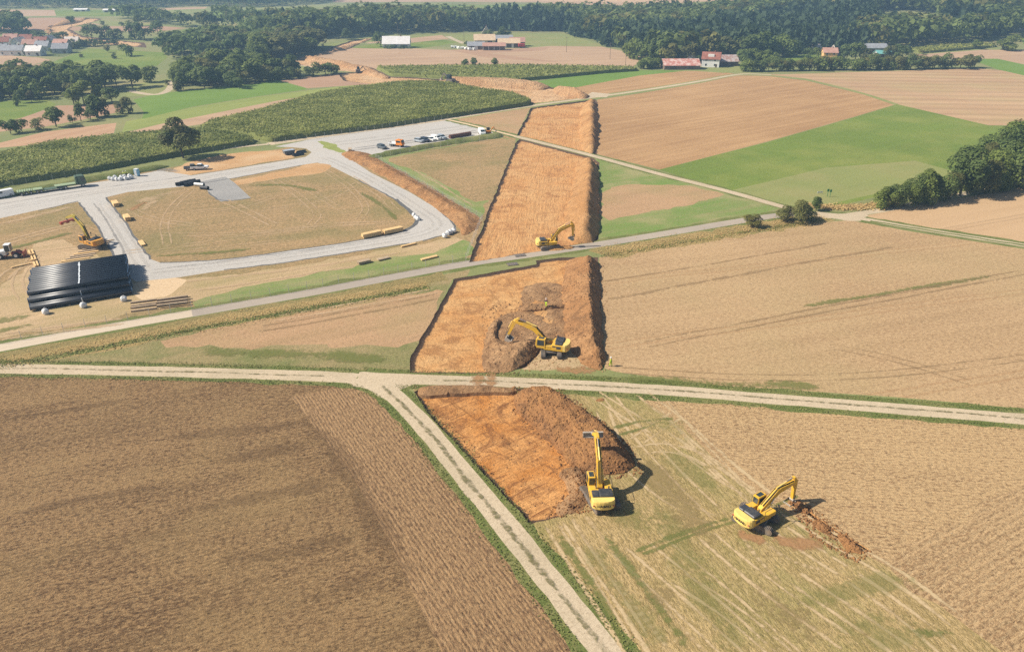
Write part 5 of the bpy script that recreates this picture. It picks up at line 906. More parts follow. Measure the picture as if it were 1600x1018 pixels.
def excavator(u, v, head, trk, ba, sa, bk, label, bwid=1.5, body=None, boomm=None, lettering=True, tool='bucket', z=0, bl=1.0, sc=1.0):
    body = body or YEL; boomm = boomm or YEL; x, y = px(u, v); root = empty('excavator', (x, y, z), math.radians(head), label, 'excavator'); root.scale = (sc,) * 3
    th = math.radians(trk - head)
    for yc in (-1.38, 1.38): track_unit(root, th, yc)
    c = MB(); c.M = Matrix.Rotation(th, 4, 'Z'); c.box(-1.5, 1.5, -1.0, 1.0, .5, .9, .08); c.bar((-1, 0, .65), (1, 0, .65), 2.2, .25); c.M = Matrix(); c.tube((0, 0, .85), (0, 0, 1.2), .85, n=20); c.build('undercarriage', STEEL, root)
    h = MB(); h.box(-2.35, 1.0, -1.48, 1.48, 1.17, 1.36, .03); h.box(-2.35, -.35, -1.5, 1.5, 1.36, 2.22, .07); h.box(-.3, 2.0, -1.48, -.62, 1.3, 1.95, .08); h.box(-.35, .65, .6, 1.48, 1.36, 2.0, .06); hs = h.build('upper_body', body, root)
    gr = MB()
    for s in (-1, 1): gr.box(-2.0, -1.2, s * 1.505 - .01, s * 1.505 + .01, 1.55, 2.05); gr.box(-1.1, -.5, s * 1.505 - .01, s * 1.505 + .01, 1.85, 2.05)
    gr.build('side_grille', HOOD, hs)
    cw = MB(); n = 9; pr = [(-2.3, -1.5)] + [(-2.62 - .72 * math.sin(t), -1.5 + 1.5 * (1 - math.cos(t)) if 0 else -1.5 * math.cos(t)) for t in np.linspace(.15, math.pi - .15, n)] + [(-2.3, 1.5)]
    v_, f_ = [], []; zs = [(1.12, .97), (1.25, 1.), (2.2, 1.), (2.38, .95)]
    for z_, k in zs:
        for p in pr: v_.append((-2.3 + (p[0] + 2.3) * k, p[1] * (k if k < 1 else 1), z_))
    q = len(pr)
    for j in range(3):
        for i in range(q): f_.append((j * q + i, (j + 1) * q + i, (j + 1) * q + (i + 1) % q, j * q + (i + 1) % q))
    f_ += [tuple(range(q)), tuple(range(4 * q - 1, 3 * q - 1, -1))]; cw.add(v_, f_); cwo = cw.build('counterweight', YELP if body is YEL else body, root)
    if lettering:
        text('HABAU', .52, BLK, 'lettering', cwo, Matrix.Translation((-3.36, 0, 1.72)) @ Matrix.Rotation(-math.pi / 2, 4, 'Z') @ Matrix.Rotation(math.pi / 2, 4, 'X'))
    for s in (-1, 1): MB().box(-3.2, -3.05, s * 1.28 - .1, s * 1.28 + .1, 1.6, 1.76, .02).build('tail_light', REDP, cwo)
    hd = MB(); hd.box(-2.25, -.75, -1.3, .45, 2.22, 2.62, .1); hd.box(-2.2, -.9, .5, 1.32, 2.22, 2.5, .08)
    for i in range(5): hd.box(-2.1 + i * .26, -1.98 + i * .26, -1.15, .3, 2.62, 2.66)
    hd.build('engine_cover', HOOD, root); MB().tube((-.95, -.9, 2.5), (-.95, -.9, 3.05), .09, n=10).build('exhaust', HOOD, root)
    cb = MB(); pf = [(.72, 1.3), (2.25, 1.3), (2.5, 1.75), (2.38, 2.95), (2.2, 3.12), (.75, 3.12)]; cb.prism(pf, .58, 1.5, .06); co = cb.build('cab', body, root)
    g = MB()
    g.prism([(.95, 1.85), (2.2, 1.85), (2.12, 2.88), (.95, 2.88)], 1.49, 1.515); g.prism([(.95, 1.85), (2.2, 1.85), (2.12, 2.88), (.95, 2.88)], .565, .59); g.add([(2.4, .68, 1.6), (2.4, 1.4, 1.6), (2.515, 1.4, 1.8), (2.515, .68, 1.8), (2.41, .68, 2.9), (2.41, 1.4, 2.9)], [(0, 1, 2, 3), (3, 2, 5, 4)]); g.box(.7, .715, .68, 1.4, 2.05, 2.95); g.box(1.0, 2.0, .72, 1.36, 3.115, 3.135); g.build('window', GLS, co)
    rl = MB()
    for s in ((-.3, -1.46), (1.9, -1.46), (1.9, -.7)): rl.tube((s[0], s[1], 1.9), (s[0], s[1], 2.75), .03, n=6)
    rl.tube((-.3, -1.46, 2.75), (1.9, -1.46, 2.75), .03, n=6); rl.tube((1.9, -1.46, 2.75), (1.9, -.7, 2.75), .03, n=6); rl.tube((1.9, -1.5, 2.3), (2.1, -1.65, 2.9), .025, n=6); rl.box(2.0, 2.06, -1.8, -1.5, 2.7, 3.0); rl.build('handrail', BLK, root)
    # boom, stick, bucket in the x-z plane
    Fp = (.55, 1.75); K = pol(Fp, ba + 15, 3.6 * bl); Tp = pol(K, ba - 15, 3.5 * bl); bw = .33
    d1, d2 = ba + 15, ba - 15; up = ba + 90
    prof = [pol(Fp, d1 - 90, .26), pol(K, up + 180, .40), pol(Tp, d2 - 90, .2), pol(Tp, d2, .2), pol(Tp, d2 + 90, .2), pol(pol(K, ba - 15, .3), up, .42), pol(pol(K, d1 + 180, .4), up, .42), pol(Fp, d1 + 90, .26), pol(Fp, d1 + 180, .22)]
    bo = MB().prism(prof, -bw, bw, .03).build('boom', boomm, root)
    E_ = pol(Tp, sa, 3.1); Rr = pol(Tp, sa + 180 + 25, .85); st = [pol(Tp, sa + 90, .38), pol(Rr, sa + 120, .16), pol(Rr, sa - 120, .16), pol(Tp, sa - 90, .30), pol(E_, sa - 90, .17), pol(E_, sa, .17), pol(E_, sa + 90, .17)]
    MB().prism(st[::-1] if 0 else st, -.22, .22, .02).build('stick', boomm, root)
    hz = MB(); pk = pol(pol(K, d1 + 180, .1), up, .5); p1 = pol(pol(Fp, d1, .5), d1 + 90, .36); p2 = pol(pol(Tp, d2 + 180, .5), d2 + 90, .28)
    for s in (-.2, -.1, .2): hz.tube((p1[0], s, p1[1]), (pk[0], s, pk[1]), .035, n=6); hz.tube((pk[0], s, pk[1]), (p2[0], s, p2[1]), .035, n=6)
    hz.build('hoses', BLK, bo)
    mid = pol(Fp, d1, 2.5 * bl)
    for s in (-1, 1): cylinder(root, (1.25, s * .46, 1.35), (mid[0], s * .46, mid[1]), .11)
    kt = pol(pol(K, d1 + 180, .2), up, .58); cylinder(root, (kt[0], 0, kt[1]), (Rr[0], 0, Rr[1]), .11)
    s0 = pol(pol(Tp, sa, .3), sa + 90, .5); s1 = pol(pol(E_, sa + 180, .35), sa + 90, .5)
    if tool == 'bucket':
        cylinder(root, (s0[0], 0, s0[1]), (s1[0], 0, s1[1]), .09); lk = MB(); b1 = pol(E_, bk + 100, .45)
        for s in (-.14, .14): lk.bar((s1[0], s, s1[1]), (b1[0], s, b1[1]), .06, .12); lk.bar((s1[0], s, s1[1]), (*pol(E_, sa + 180, .4)[:1], s, pol(E_, sa + 180, .4)[1]), .06, .12)
        lk.build('bucket_link', STEEL, root)
        # shell: back curve in the frame of the bucket, mouth open
        loc = [(0, .22), (.0, -.18), (.12, -.25), (1.15, -.1), (1.12, -.02), (.98, .42), (.72, .78), (.3, .88), (.06, .6)] if bwid < 1.9 else [(0, .2), (.0, -.12), (.1, -.18), (.8, -.05), (.82, .03), (.72, .3), (.5, .55), (.22, .62), (.05, .42)]
        def bp(p): a_ = math.radians(bk); return (E_[0] + p[0] * math.cos(a_) - p[1] * math.sin(a_), E_[1] + p[0] * math.sin(a_) + p[1] * math.cos(a_))
        outer = [bp(p) for p in loc[3:]] + [bp(loc[0])]; inner = [bp((p[0] * .9 + .03, p[1] * .9)) for p in loc[3:]] + [bp((.06, .18))]
        b = MB(); hw = bwid / 2; nO = len(outer); v_ = [(p[0], s, p[1]) for s in (-hw, hw) for p in outer] + [(p[0], s, p[1]) for s in (-hw + .04, hw - .04) for p in inner]; f_ = []
        for i in range(nO - 1): f_ += [(i, i + 1, nO + i + 1, nO + i), (2 * nO + i, 3 * nO + i, 3 * nO + i + 1, 2 * nO + i + 1)]
        for s in (0, 1):
            for i in range(nO - 1): f_.append((s * nO + i, s * nO + i + 1, (2 + s) * nO + i + 1, (2 + s) * nO + i))
            f_.append(tuple(s * nO + i for i in range(nO)))
        for i in (0, nO - 1): f_.append((i, nO + i, 3 * nO + i, 2 * nO + i))
        b.add(v_, f_); b.prism([bp((-.12, .2)), bp((-.12, -.12)), bp((.25, -.05)), bp((.3, .3))], -.3, .3); bo_ = b.build('bucket', BKT, root)
        if bwid < 1.9:
            for i in range(5):
                yy = -hw + .1 + i * (bwid - .2) / 4; t = MB(); t.prism([bp((1.1, -.13)), bp((1.38, -.02)), bp((1.1, .0))], yy - .06, yy + .06); t.build('tooth', STEEL, bo_)
    else:
        t = MB(); t.tube((E_[0], 0, E_[1]), (E_[0] + .05, 0, E_[1] - .7), .14, n=10); t.build('rotator', STEEL, root); t = MB(); t.box(E_[0] - .35, E_[0] + .45, -1.9, 1.9, E_[1] - 1.05, E_[1] - .7, .05)
        for s in (-1.5, 0, 1.5): t.box(E_[0] - .3, E_[0] + .4, s - .3, s + .3, E_[1] - 1.35, E_[1] - 1.05, .04)
        t.M = Matrix(); t.build('lifting_beam', REDP, root)
    return root
excavator(937, 781, 92, 110, 46, -32, -75, 'nearest yellow excavator seen from behind with a wide grey bucket raised over the large heap', 2.8, bl=1.0, sc=.96)
excavator(1180, 814, 33, -36, 16, -86, -150, 'rightmost yellow excavator digging a narrow trench on the stubble', 1.2, sc=.92)
excavator(861, 550, 164, 88, 30, -66, -130, 'yellow excavator in the excavation with its arm reaching left', 1.6, lettering=False)
excavator(857, 387, 6, 20, 38, -86, -150, 'yellow excavator beside the asphalt road at the foot of the far berm', 1.5, lettering=False, sc=.94)
excavator(145, 386, 152, 176, 54, -18, 0, 'orange excavator with a red pipe lifting beam beside the pipe stack', 1.3, YELD, OLV, False, 'beam', sc=.98)
# ---------------------------------------------------------------- wheeled vehicles
def wheel(root, x, y, r=.34, w_=.24, rim=None, name='wheel'):
    s = 1 if y > 0 else -1; t = MB().cyl((x, r), r, y - w_ / 2, y + w_ / 2, 16).build(name, BLK, root); MB().cyl((x, r), r * .55, y + s * w_ / 2 - .02, y + s * (w_ / 2 + .012), 12).build('rim', rim or GAL, t)
def car(u, v, rz, mat, label, kind='hatch', sc=1.):
    x, y = px(u, v); r = empty({'van': 'van', 'pickup': 'pickup'}.get(kind, 'car'), (x, y, .03), rz, label, {'van': 'van', 'pickup': 'pickup'}.get(kind, 'car')); r.scale = (sc,) * 3
    P = {'hatch': ([(-2.1, .3), (2.1, .3), (2.15, .6), (2.0, .85), (1.1, .98), (-2.05, 1.0), (-2.15, .65)], [(-2.0, .98), (1.15, .96), (.45, 1.42), (-1.6, 1.46)], .88), 'van': ([(-2.5, .3), (2.4, .3), (2.5, .7), (2.3, 1.1), (1.75, 1.2), (-2.5, 1.2)], [(-2.5, 1.2), (1.8, 1.18), (1.2, 1.9), (1.0, 1.98), (-2.45, 1.98)], .95), 'pickup': ([(-2.6, .45), (2.5, .45), (2.6, .8), (2.4, 1.08), (1.2, 1.15), (-2.6, 1.12)], [(-.75, 1.12), (1.25, 1.12), (.65, 1.75), (-.55, 1.78)], .9)}[kind]
    MB().prism(P[0], -P[2], P[2], .07).build('body', mat, r); g = MB(); g.prism(P[1], -P[2] + .1, P[2] - .1, .04); cab = g.build('cabin', GLS if kind != 'van' else mat, r)
    top = P[1][-2:] if kind != 'van' else None
    if top: (MB().prism([(P[1][3][0] - .05, P[1][3][1] - .06), (P[1][2][0] + .05, P[1][2][1] - .06), (P[1][2][0], P[1][2][1] + .03), (P[1][3][0], P[1][3][1] + .03)], -P[2] + .14, P[2] - .14)).build('roof', mat, cab)
    else: k = MB(); k.add([(1.82, -.72, 1.22), (1.82, .72, 1.22), (1.26, .68, 1.86), (1.26, -.68, 1.86)], [(0, 1, 2, 3)]); [k.box(.2, 1.2, s * (P[2] - .09) - .012, s * (P[2] - .09) + .012, 1.28, 1.8) for s in (-1, 1)]; k.build('windscreen', GLS, cab)
    for s in (-1, 1):
        for xx in ((-1.35, 1.35) if kind == 'hatch' else (-1.6, 1.6)): wheel(r, xx, s * (P[2] - .08), .34 if kind == 'hatch' else .38)
        MB().box(P[0][2][0] - .18, P[0][2][0] - .0, s * .6 - .17, s * .6 + .17, .66, .8).build('headlight', SILV, r)
    if kind == 'pickup': MB().box(-2.5, -.85, -.75, .75, 1.125, 1.16).build('load_bed', BLK, r)
    return r
def ang(a, b): return rowang(a, b)
yaw = ang((560, 238), (760, 206))
car(597, 232, yaw - 1.5, DGR, 'dark grey estate car parked alone at the left of the parking area', 'hatch', 1.05)
car(655, 222, yaw - 1.35, SLV, 'silver car at the left end of the parked row'); car(664, 221, yaw - 1.5, NVY, 'dark blue car parked second in the row', sc=1.05); car(673, 220, yaw - 1.4, WHT, 'white car in the middle of the parked row'); car(681.5, 218.5, yaw - 1.45, WHT, 'white van fourth in the parked row', 'van', .9); car(690, 217, yaw - 1.5, SLV, 'silver car at the right end of the parked row', sc=1.1)
car(753, 210, yaw - 2.0, WHT, 'white panel van beside the orange mini excavator', 'van', 1.1)
car(301, 265, ang((290, 265), (330, 262)) + .05, DGR, 'dark pickup parked behind the white one', 'pickup', 1.); car(313, 265, ang((290, 266), (330, 264)), WHT, 'white pickup parked on the orange dirt', 'pickup', 1.05)
car(6, 308, ang((0, 310), (40, 302)) + math.pi, WHT, 'white crew vehicle at the left edge of the compound road', 'van', 1.05)
def orange_truck(u, v, rz):
    x, y = px(u, v); r = empty('tipper_truck', (x, y, .03), rz, 'orange crew cab tipper truck with a pale bed on the parking area', 'truck'); MB().prism([(-.1, .7), (2.5, .7), (2.6, 1.2), (2.45, 1.6), (2.1, 2.55), (-.1, 2.6)], -1.05, 1.05, .08).build('cab', ORA, r)
    g = MB(); g.add([(2.5, -.9, 1.65), (2.5, .9, 1.65), (2.2, .85, 2.45), (2.2, -.85, 2.45)], [(0, 1, 2, 3)]); [g.box(.2, 1.9, s * 1.06 - .012, s * 1.06 + .012, 1.65, 2.35) for s in (-1, 1)]; g.build('window', GLS, r)
    MB().box(-3.2, 2.3, -.4, .4, .55, .75).build('chassis', DKM, r); b = MB(); b.box(-3.3, -.25, -1.1, 1.1, .95, 1.05); [b.box(-3.3, -.25, s * 1.1 - .04, s * 1.1 + .04, 1.05, 1.45) for s in (-1, 1)]; b.box(-3.34, -3.26, -1.1, 1.1, 1.05, 1.45); b.build('load_bed', WHT, r); MB().box(.6, 1.4, -.3, .3, 2.6, 2.75, .04).build('beacon_bar', ORA, r)
    for xx in (-2.2, 1.7):
        for s in (-.92, .92): wheel(r, xx, s, .45, .28)
orange_truck(621, 229, yaw - 1.05)
def mini_digger(u, v, rz, mat, label, sc=1.):
    x, y = px(u, v); r = empty('mini_excavator', (x, y, .0), rz, label, 'excavator'); r.scale = (sc,) * 3
    for s in (-.75, .75): m = MB(); m.prism([(-1.2, .1), (-1, 0), (1, 0), (1.2, .1), (1.2, .5), (1, .6), (-1, .6), (-1.2, .5)], s - .2, s + .2); m.build('track', TRK, r)
    MB().box(-1.2, .9, -.95, .95, .65, 1.35, .1).build('upper_body', mat, r); c = MB().box(-.5, .7, -.1, .9, 1.35, 2.5, .06).build('cab', DKM, r); MB().box(-.45, .65, .9, .92, 1.6, 2.4).build('window', GLS, c)
    MB().bar((.8, -.2, 1.1), (2.2, -.2, 2.7), .22, .3).build('boom', mat, r); MB().bar((2.2, -.2, 2.7), (3.2, -.2, 1.3), .18, .25).build('stick', mat, r); MB().prism([(3.0, .7), (3.6, .8), (3.4, 1.3), (3.1, 1.4)], -.55, .15).build('bucket', BKT, r)
mini_digger(763, 209, yaw - .3, ORA, 'orange mini excavator at the right end of the parking area', .95)
mini_digger(704, 131, 2.6, STEEL, 'dark tracked excavator working on the far curve of the pit', 2.0); mini_digger(560, 113, .3, STEEL, 'tiny dark machine on the pale track at the far pit', 1.3); mini_digger(461, 101, 2.9, WHT, 'small pale machine at the end of the far pit track', 1.3)
def lorry():
    x, y = px(120, 292); a = ang((40, 303), (130, 290)); r = empty('flatbed_lorry', (x, y, .03), a, 'dark green lorry with a flat bed in front of the low loader trailer', 'lorry')
    MB().prism([(.6, .7), (2.6, .7), (2.75, 1.2), (2.75, 1.7), (2.55, 3.1), (2.2, 3.35), (.6, 3.4)], -1.25, 1.25, .1).build('cab', GRNV, r); g = MB(); g.add([(2.775, -1.05, 1.75), (2.775, 1.05, 1.75), (2.59, 1.0, 2.95), (2.59, -1.0, 2.95)], [(0, 1, 2, 3)]); [g.box(1.4, 2.4, s * 1.262 - .01, s * 1.262 + .01, 1.8, 2.8) for s in (-1, 1)]; g.build('window', GLS, r)
    MB().box(.0, .5, -1.2, 1.2, .8, 3.3, .05).build('headboard', GRNV, r); MB().box(-5.2, 2.4, -.45, .45, .7, .95).build('chassis', DKM, r); MB().box(-5.6, -.1, -1.25, 1.25, 1.1, 1.3, .03).build('load_bed', LGR, r)
    for xx in (-4.3, -3.0, 1.6):
        for s in (-1.02, 1.02): wheel(r, xx, s, .52, .34)
    x, y = px(72, 299); r = empty('low_loader_trailer', (x, y, .03), a, 'pale green low loader trailer behind the dark green lorry', 'trailer'); MB().box(-.5, 4.6, -1.25, 1.25, .55, .75, .03).build('low_bed', GRNV, r); MB().box(-3.1, -.7, -1.3, 1.3, 1.0, 1.2, .03).build('rear_deck', LGR, r); m = MB(); m.box(-7.2, -3.3, -1.3, 1.3, 1.0, 1.18, .03); [m.box(-7.0 + i * .6, -6.75 + i * .6, -1.2, 1.2, 1.18, 1.3) for i in range(6)]; m.build('ramp_deck', LGR, r)
    MB().prism([(4.5, .6), (5.4, 1.0), (5.6, 1.2), (4.4, .8)], -1.1, 1.1).build('gooseneck', GRNV, r)
    for xx in (-6.2, -5.0, -3.8, -2.2, -1.2):
        for s in (-1.0, 1.0): wheel(r, xx, s, .42, .36)
lorry()
def loader():
    x, y = px(18, 402); r = empty('wheel_loader', (x, y, .02), ang((0, 402), (38, 399)), 'white and dark red wheel loader at the left edge near the pipe stack', 'wheel loader')
    MB().prism([(-2.9, .8), (-.6, .8), (-.5, 1.7), (-1.0, 1.95), (-2.6, 1.8), (-3.0, 1.4)], -.95, .95, .12).build('engine_body', WHT, r); MB().box(-2.95, -.4, -.75, .75, .6, .85, .04).build('rear_frame', REDP, r)
    c = MB().prism([(-.75, 1.6), (.45, 1.6), (.35, 3.1), (-.65, 3.1)], -.75, .75, .06).build('cab', GLS, r); MB().box(-.8, .5, -.82, .82, 3.1, 3.25, .04).build('roof', WHT, c); [MB().box(xx - .05, xx + .05, s * .78 - .04, s * .78 + .04, 1.6, 3.1).build('pillar', WHT, c) for xx in (-.68, .4) for s in (-1, 1)]
    MB().box(.3, 2.0, -.5, .5, .7, 1.35, .06).build('front_frame', REDP, r)
    for s in (-.45, .45): MB().bar((1.2, s, 1.5), (3.0, s, .8), .16, .3).build('lift_arm', REDP, r)
    m = MB(); m.box(2.9, 3.05, -1.1, 1.1, .2, 1.4); [m.box(3.05, 4.1, s - .08, s + .08, .2, .28) for s in (-.6, .6)]; m.build('pallet_fork', REDP, r)
    for xx in (-1.9, 1.4):
        for s in (-1.0, 1.0): wheel(r, xx, s, .68, .5, WHT)
loader()
# ---------------------------------------------------------------- pipe stack
PIPE = plain('pipe_coating_black', (.03, .033, .04), .38, var=.25, spec=.5); CAPB = plain('pipe_cap_blue', (.045, .09, .16), .5); RUST = plain('rusty_pipe', (.14, .06, .035), .8, var=.3); TIMB = plain('new_timber', (.70, .47, .22), .8, var=.15); TIMO = plain('weathered_timber', (.40, .30, .20), .9, var=.25); BAG = plain('white_woven_bag', (.68, .68, .67), .8, var=.1, bump=.1); STRAP = plain('pale_strap', (.72, .76, .78), .6)
fa, fb = np.array(px(55, 487)), np.array(px(201, 462)); ax = (fb - fa) / np.linalg.norm(fb - fa); bk_ = np.array(px(168, 401)) - np.array(px(201, 462)); pn = np.array([-ax[1], ax[0]]); PL, PR = 18.0, .52; a_ = math.atan2(ax[1], ax[0]); fm = (fa + fb) / 2
DEPTH = 24; sp = 1.12; n0 = 17
pm = MB(); k = 20; v_, f_ = [], []
for xx, rr in ((-PL / 2, PR), (PL / 2, PR), (PL / 2, PR * .93), (-PL / 2, PR * .93)):
    for i in range(k): t = 2 * math.pi * i / k; v_.append((xx, rr * math.cos(t), rr * math.sin(t)))
for j in range(4):
    for i in range(k): f_.append((j * k + i, j * k + (i + 1) % k, ((j + 1) % 4) * k + (i + 1) % k, ((j + 1) % 4) * k + i))
pm.add(v_, f_); cap = MB(); cap.tube((-.06, 0, 0), (.06, 0, 0), PR * 1.015, n=20); pipe0 = None
for row in range(3):
    for i in range(n0 - 2 * row):
        q = fm + pn * (.7 + (i + row * 1.5) * sp); lay = {0: 'bottom', 1: 'second', 2: 'top'}[row]; off = random.uniform(-.25, .25)
        if row == 2: off += 0
        lab = 'front pipe lying on the ground at the bottom of the black pipe stack' if (row == 0 and i == 0) else 'front pipe of the second layer of the black pipe stack' if (row == 1 and i == 0) else 'front pipe of the top layer of the black pipe stack' if (row == 2 and i == 0) else 'black steel pipe in the %s layer of the pipe stack' % lay
        L3 = (q[0] + ax[0] * off, q[1] + ax[1] * off, .18 + PR + row * .93)
        if pipe0 is None:
            pipe0 = empty('pipe', L3, a_, lab, 'pipe', 'stacked black pipes'); pm.build('shell', PIPE, pipe0, True)
            for s in (-1, 1): cap.build('end_cap', CAPB, pipe0, loc=(s * PL / 2, 0, 0))
            bpy.context.view_layer.update(); kids(pipe0)
        else: dup(pipe0, L3, a_, lab)
st = MB(); top = .18 + PR * 2 + 1.86
for i in range(13): y0 = .9 + i * 1.0; q = y0; st.box(-.13 + random.uniform(-.1, .1), .13 + random.uniform(-.05, .08), q + 2.6, q + 3.15, top + .0, top + .05)
st.box(-.07, .07, .08, .16, .3, 1.2); st.box(-.07, .07, 1.7, 1.78, 1.2, 2.1); st.box(-.09, .09, 3.4, 16.6, top + .01, top + .03); so_ = st.build('lashing_strap', STRAP, loc=(fm[0], fm[1], 0)); so_.rotation_euler = (0, 0, a_); tag(so_, 'pale strap laid across the middle of the black pipe stack', 'strap')
for s in (-7, -2.3, 2.3, 7):
    b = MB().box(s - .15, s + .15, .1, 18.8, 0, .16).build('support_beam', TIMO, loc=(fm[0], fm[1], 0)); b.rotation_euler = (0, 0, a_); tag(b, 'timber bearer under the black pipe stack', 'beam', 'bearers under the pipe stack')
# ---------------------------------------------------------------- bags, timber, containers
def bag(u, v, label, s=1., group=None):
    x, y = px(u, v); r = empty('big_bag', (x, y, .0), random.uniform(0, 3), label, 'bag', group); m = MB(); m.box(-.55 * s, .55 * s, -.5 * s, .5 * s, .0, .9 * s, .2 * s); m.ball((random.uniform(-.1, .1) * s, 0, .86 * s), .4 * s, .38 * s, .2 * s, 9, 5, .15); m.build('sack', BAG, r)
    l = MB()
    for i in range(4): t = i * 1.57 + .78; l.tube((.3 * s * math.cos(t), .3 * s * math.sin(t), .85 * s), (.12 * s * math.cos(t), .12 * s * math.sin(t), 1.2 * s), .04, n=5)
    l.build('lifting_loops', BAG, r)
bag(72, 490, 'white bag at the left front of the pipe stack', 1.1); bag(131, 480, 'white bag at the middle front of the pipe stack', 1.05); bag(194, 470, 'white bag at the right front of the pipe stack', 1.05)
for i, (u, v) in enumerate([(172, 281), (177, 282), (183, 282), (188, 282), (192, 281), (197, 281), (202, 280), (206, 279), (180, 279), (195, 278), (203, 277), (190, 279)]): bag(u, v, 'white bulk bag in the row beside the portable toilet', 1.05, 'white bags beside the portable toilet')
for u, v, lb in [(647, 338, 'upper white bag at the inner bend of the compound road'), (650, 342, 'middle white bag at the inner bend of the compound road'), (653, 344, 'lower white bag at the inner bend of the compound road')]: bag(u, v, lb, 1.0)
for u, v, lb in [(695, 371, 'front white bag of the row at the outer bend'), (700, 367, 'second white bag of the row at the outer bend'), (704, 365, 'third white bag of the row at the outer bend'), (709, 363, 'rear white bag of the row at the outer bend')]: bag(u, v, lb, 1.1)
def beam(u0, v0, u1, v1, w_, h_, z, mat, label, group=None, name='timber_beam', cat='timber', jit=.0):
    a, b = Vector((*px(u0, v0), z)), Vector((*px(u1, v1), z)); m = MB(); m.bar((-(b - a).length / 2, 0, 0), ((b - a).length / 2, 0, 0), w_, h_); o = m.build(name, mat, loc=(a + b) / 2); o.rotation_euler = (0, 0, math.atan2(b.y - a.y, b.x - a.x) + random.uniform(-jit, jit)); return tag(o, label, cat, group)
def stack(u, v, rz, L_, n, rows, w_, mat, label, group):
    x, y = px(u, v)
    for r in range(rows):
        for i in range(n):
            m = MB(); m.box(-L_ / 2, L_ / 2, -w_ * .46, w_ * .46, 0, w_ * .9, .01); yy = (i - (n - 1) / 2) * w_; sh = random.uniform(-.12, .12)
            o = m.build('timber_beam', mat, loc=(x - math.sin(rz) * yy + math.cos(rz) * sh, y + math.cos(rz) * yy + math.sin(rz) * sh, .12 + r * w_)); o.rotation_euler = (0, 0, rz + random.uniform(-.02, .02)); tag(o, label, 'timber', group)
rr = ang((560, 390), (650, 370))
stack(581, 369, rr, 5.0, 4, 3, .34, TIMB, 'new timber beam in the left stack at the lower edge of the infield', 'left timber stack on the infield'); stack(614, 363, rr, 5.2, 4, 3, .34, TIMB, 'new timber beam in the right stack at the lower edge of the infield', 'right timber stack on the infield')
r2 = ang((180, 318), (190, 332))
stack(181, 321, r2, 3.6, 4, 3, .34, TIMB, 'new timber beam in the upper stack along the left infield edge', 'upper timber stack at the left infield edge'); stack(199, 343, r2, 3.6, 4, 3, .34, TIMB, 'new timber beam in the middle stack along the left infield edge', 'middle timber stack at the left infield edge'); stack(222, 381, r2, 3.8, 3, 1, .34, TIMB, 'new timber beam in the low stack along the left infield edge', 'low timber stack at the left infield edge')
stack(569, 411, rr, 2.9, 4, 2, .3, TIMO, 'grey weathered beam in the small pile on the green grass', 'grey timber pile on the grass'); stack(599, 405, rr, 2.9, 4, 1, .3, TIMO, 'weathered beam lying flat beside the grey pile on the grass', 'flat weathered beams on the grass'); stack(638, 384, rr, 3.9, 2, 1, .3, TIMB, 'orange beam of the upper pair lying on the grass', 'upper beams on the grass'); stack(671, 404, rr, 4.2, 3, 1, .3, TIMB, 'pale beam of the right pile lying on the grass', 'right beams on the grass')
for i in range(9):
    u, v = 104 + i * 5.3, 408 - i * 3.6 + (0); beam(u - 8 + i * 1.2, v + 1 - i * .1, u + 36 - i * .6, v - 5 + i * .1, .55, .18, .1, TIMO if i % 3 else TIMB, 'timber mat plank under the orange excavator', 'timber mats under the orange excavator', 'timber_mat', 'plank')
for i, (u0, v0, u1, v1, z, lb) in enumerate([(45, 392, 56, 417, .15, 'left of the two long new beams lying beside the pipe stack'), (50, 391, 60, 416, .15, 'right of the two long new beams lying beside the pipe stack'), (18, 419, 50, 412, .15, 'long new beam lying apart to the left of the pipe stack'), (46, 401, 55, 399, .48, 'short beam lying across the two long new beams'), (48, 410, 58, 408, .48, 'lower short beam lying across the two long new beams')]): beam(u0, v0, u1, v1, .34, .32, z, TIMB, lb)
for i in range(6):
    beam(205, 474 + i * 2.7, 245, 469 + i * 2.7, .38, .34, .2 + (.35 if i % 3 == 1 else 0), TIMO, 'weathered log in the left log pile by the fence', 'left log pile by the fence', 'log', 'log', .03)
    beam(246, 471 + i * 2.2, 294, 464 + i * 2.4, .42, .36, .25 + (.38 if i % 2 else 0), TIMO, 'weathered log in the right log pile by the fence', 'right log pile by the fence', 'log', 'log', .03)
def simple(name, u, v, rz, label, cat): x, y = px(u, v); return empty(name, (x, y, 0), rz, label, cat)
t = simple('portable_toilet', 215, 275, -.2, 'pale blue portable toilet beside the white bags', 'toilet'); BLU = plain('toilet_blue', (.25, .48, .62), .5); MB().box(-.6, .6, -.6, .6, .1, 2.2, .05).build('cabin', BLU, t); MB().box(-.62, .62, -.62, .62, 2.2, 2.35, .08).build('roof', BAG, t); d = MB().box(-.4, .4, -.64, -.605, .2, 2.0).build('door', BAG, t); MB().box(.25, .32, -.68, -.64, 1.0, 1.2).build('handle', DKM, d)
